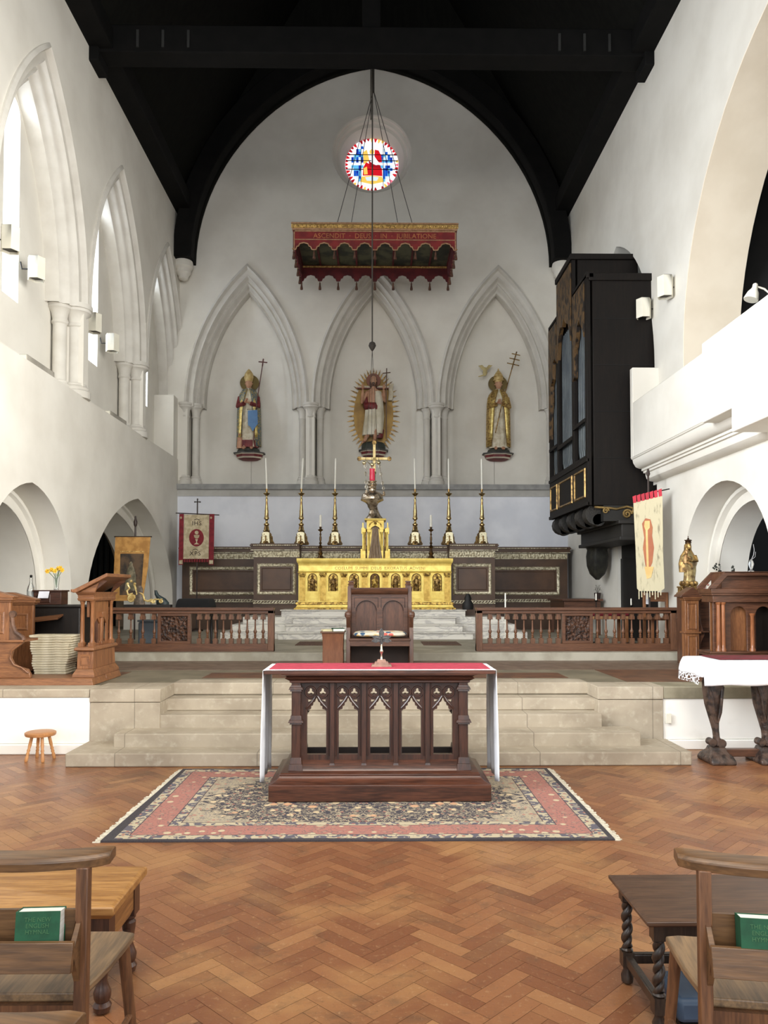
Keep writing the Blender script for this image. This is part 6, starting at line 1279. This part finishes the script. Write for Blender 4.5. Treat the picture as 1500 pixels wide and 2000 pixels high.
for x in (-.06, -1.08): MB().tube([(x, .08, .17), (x, .16, .175), (x, .22, .17), (x, .30, .175), (x, .36, .17)], [.02, .028, .022, .028, .02], 12).build('end_stretcher', LEGD, t)

def twist(mb, x, y, z0, z1, r=.020, turns=3.2, off=.010, n=60):
    mb.tube([(x+off*math.cos(2*pi*turns*k/n), y+off*math.sin(2*pi*turns*k/n), z0+(z1-z0)*k/n) for k in range(n+1)], r, 10)
    mb.tube([(x+off*math.cos(2*pi*turns*k/n+pi), y+off*math.sin(2*pi*turns*k/n+pi), z0+(z1-z0)*k/n) for k in range(n+1)], r*.8, 10)
BT = wood('barley_twist_oak', (66, 52, 42), (36, 28, 24), .3, 2, 8); BTT = wood('dark_table_top', (98, 72, 54), (66, 48, 38), .42, 0, 6)
t = thing('side_table', 'dark oak low table with barley twist legs behind the right prayer chair', 'table', (1.0, 2.84, 0))
MB().loft([[(x0, y0, z), (x1, y0, z), (x1, y1, z), (x0, y1, z)] for x0, y0, x1, y1, z in ((.015, .015, 1.1, .455, .405), (.0, .0, 1.1, .47, .415), (.0, .0, 1.1, .47, .428), (.02, .02, 1.1, .45, .434))]).build('table_top', BTT, t, .002)
MB().box(.05, 1.08, .04, .06, .355, .405).box(.05, 1.08, .41, .43, .355, .405).box(.05, .07, .05, .43, .355, .405).build('apron', BT, t, .003)
for x in (.06, 1.02):
    for y in (.055, .415):
        m = MB().box(x-.025, x+.025, y-.025, y+.025, .345, .405).box(x-.024, x+.024, y-.024, y+.024, .075, .135).lathe([(.02, .335), (.024, .34), (.02, .345)], (x, y, 0), 12).lathe([(.02, .135), (.025, .142), (.018, .15)], (x, y, 0), 12).lathe([(.012, 0), (.024, .01), (.026, .035), (.016, .06), (.02, .075)], (x, y, 0), 14)
        twist(m, x, y, .148, .338, r=.0155, turns=2.2, off=.009); m.build('leg', BT, t)
MB().box(.06, 1.02, .40, .43, .085, .125).box(.045, .075, .05, .42, .085, .125).build('stretcher', BT, t, .005)
t = thing('kneeler_box', 'blue padded kneeler on the floor under the dark barley twist table', 'kneeler', (1.32, 3.03, 0)); MB().box(-.18, .26, -.12, .12, .02, .11).build('pad', pm('slate_blue_vinyl', (64, 82, 104), (52, 70, 92), .5, scale=6), t, .02); MB().box(-.17, .25, -.11, .11, 0, .02).build('base', IRON, t)

CHW = wood('chair_elm_upright', (124, 84, 54), (80, 52, 34), .4, 2, 7); CHX = wood('chair_elm_rail', (122, 88, 56), (80, 57, 37), .38, 0, 6); CHS = wood('worn_elm_seat', (150, 120, 86), (96, 78, 60), .45, 1, 5)
def prayer_chair(label, loc, rz):
    t = thing('prayer_chair', label, 'chair', loc, rz)
    # local origin = middle of the rear legs; x right, y forward (towards the altar)
    for s in (-1, 1):
        MB().hexa([(s*.205-.018, -.05, 0), (s*.205+.018, -.05, 0), (s*.205+.018, -.01, 0), (s*.205-.018, -.01, 0), (s*.195-.018, .0, .82), (s*.195+.018, .0, .82), (s*.195+.018, .035, .82), (s*.195-.018, .035, .82)]).build('back_post', CHW, t, .003)
        MB().tube([(s*.225, .43, 0), (s*.195, .39, .42)], [.017, .021], 12).build('front_leg', CHW, t)
        MB().tube([(s*.205, -.0, .16), (s*.215, .40, .17)], [.011, .011], 8).build('side_stretcher', CHW, t)
        MB().prism([(.02, .705), (.035, .71), (-.07, .60), (-.02, .50), (.0, .50)], YZ, s*.19-.008, s*.19+.008).build('pocket_side', CHX, t)
    MB().hexa([(-.20, -.09, .555), (.20, -.09, .555), (.20, -.072, .555), (-.20, -.072, .555), (-.20, -.075, .635), (.20, -.075, .635), (.20, -.058, .635), (-.20, -.058, .635)]).build('pocket_front', CHX, t, .002)
    MB().box(-.19, .19, .0, .012, .555, .70).box(-.19, .19, -.075, .012, .553, .565).build('pocket_back', CHX, t)
    seat = [(-.19, .02), (.19, .02), (.215, .20), (.225, .42), (.18, .435), (-.18, .435), (-.225, .42), (-.215, .20)]
    MB().prism(seat, XY, .42, .447).build('seat', CHS, t, .006); MB().box(-.19, .19, .0, .03, .37, .42).build('seat_rail', CHW, t); MB().box(-.18, .18, .38, .41, .37, .42).build('seat_rail', CHW, t)
    rr_ = []
    for k in range(17):
        u = -1+2*k/16; x = u*.262; y = .02+.055*u*u; w_ = .030 if abs(u) < .93 else .016; dz = .0
        rr_.append([(x, y-w_-.012, .815), (x, y+w_+.012, .822), (x, y+w_+.012, .85), (x, y+w_, .857), (x, y-w_, .852), (x, y-w_-.014, .842)])
    MB().loft(rr_).build('top_rail', CHX, t, .003)
    MB().tube([(-.215, .2, .165), (.215, .2, .165)], .010, 8).build('cross_stretcher', CHW, t)
    return t
L_ = prayer_chair('wooden prayer chair with book pocket nearest the left bench', (-1.063, 2.32, 0), 0.0)
L_['group'] = 'prayer chairs with book pockets'
dup(L_, (1.165, 2.24, 0), -.16, 'wooden prayer chair with book pocket in front of the barley twist table')
dup(L_, (-.82, 1.44, .0), -.22, 'prayer chair of which only the top rail shows at the bottom left corner')
def hymnal(label, loc, rz, tilt, grp):
    t = thing('hymn_book', label, 'book', loc, rz, grp); t.rotation_euler = (tilt, 0, rz)
    a, h, b = .063, .102, .052
    MB().box(-a, a, 0, .003, 0, h).box(-a, a, b-.003, b, 0, h+.0).box(-a, -a+.003, 0, b, 0, h).build('cover', GREENBK, t, .001); MB().box(-a+.003, a-.003, .003, b-.003, .002, h-.003).build('page_block', PAPER, t)
    text('THE NEW\nENGLISH\nHYMNAL', .017, XZ, pm('faded_gilt_title', (64, 110, 70), rough=.6), t, 'title', .0005, (0, -.0006, .074))
    return t
hymnal('thick green hymn book in the pocket of the left prayer chair', (-.975, 2.262, .612), 0.05, -.12, 'green hymn books in chair pockets')
hymnal('thick green hymn book in the pocket of the right prayer chair', (1.10, 2.178, .615), -.16, -.12, 'green hymn books in chair pockets')
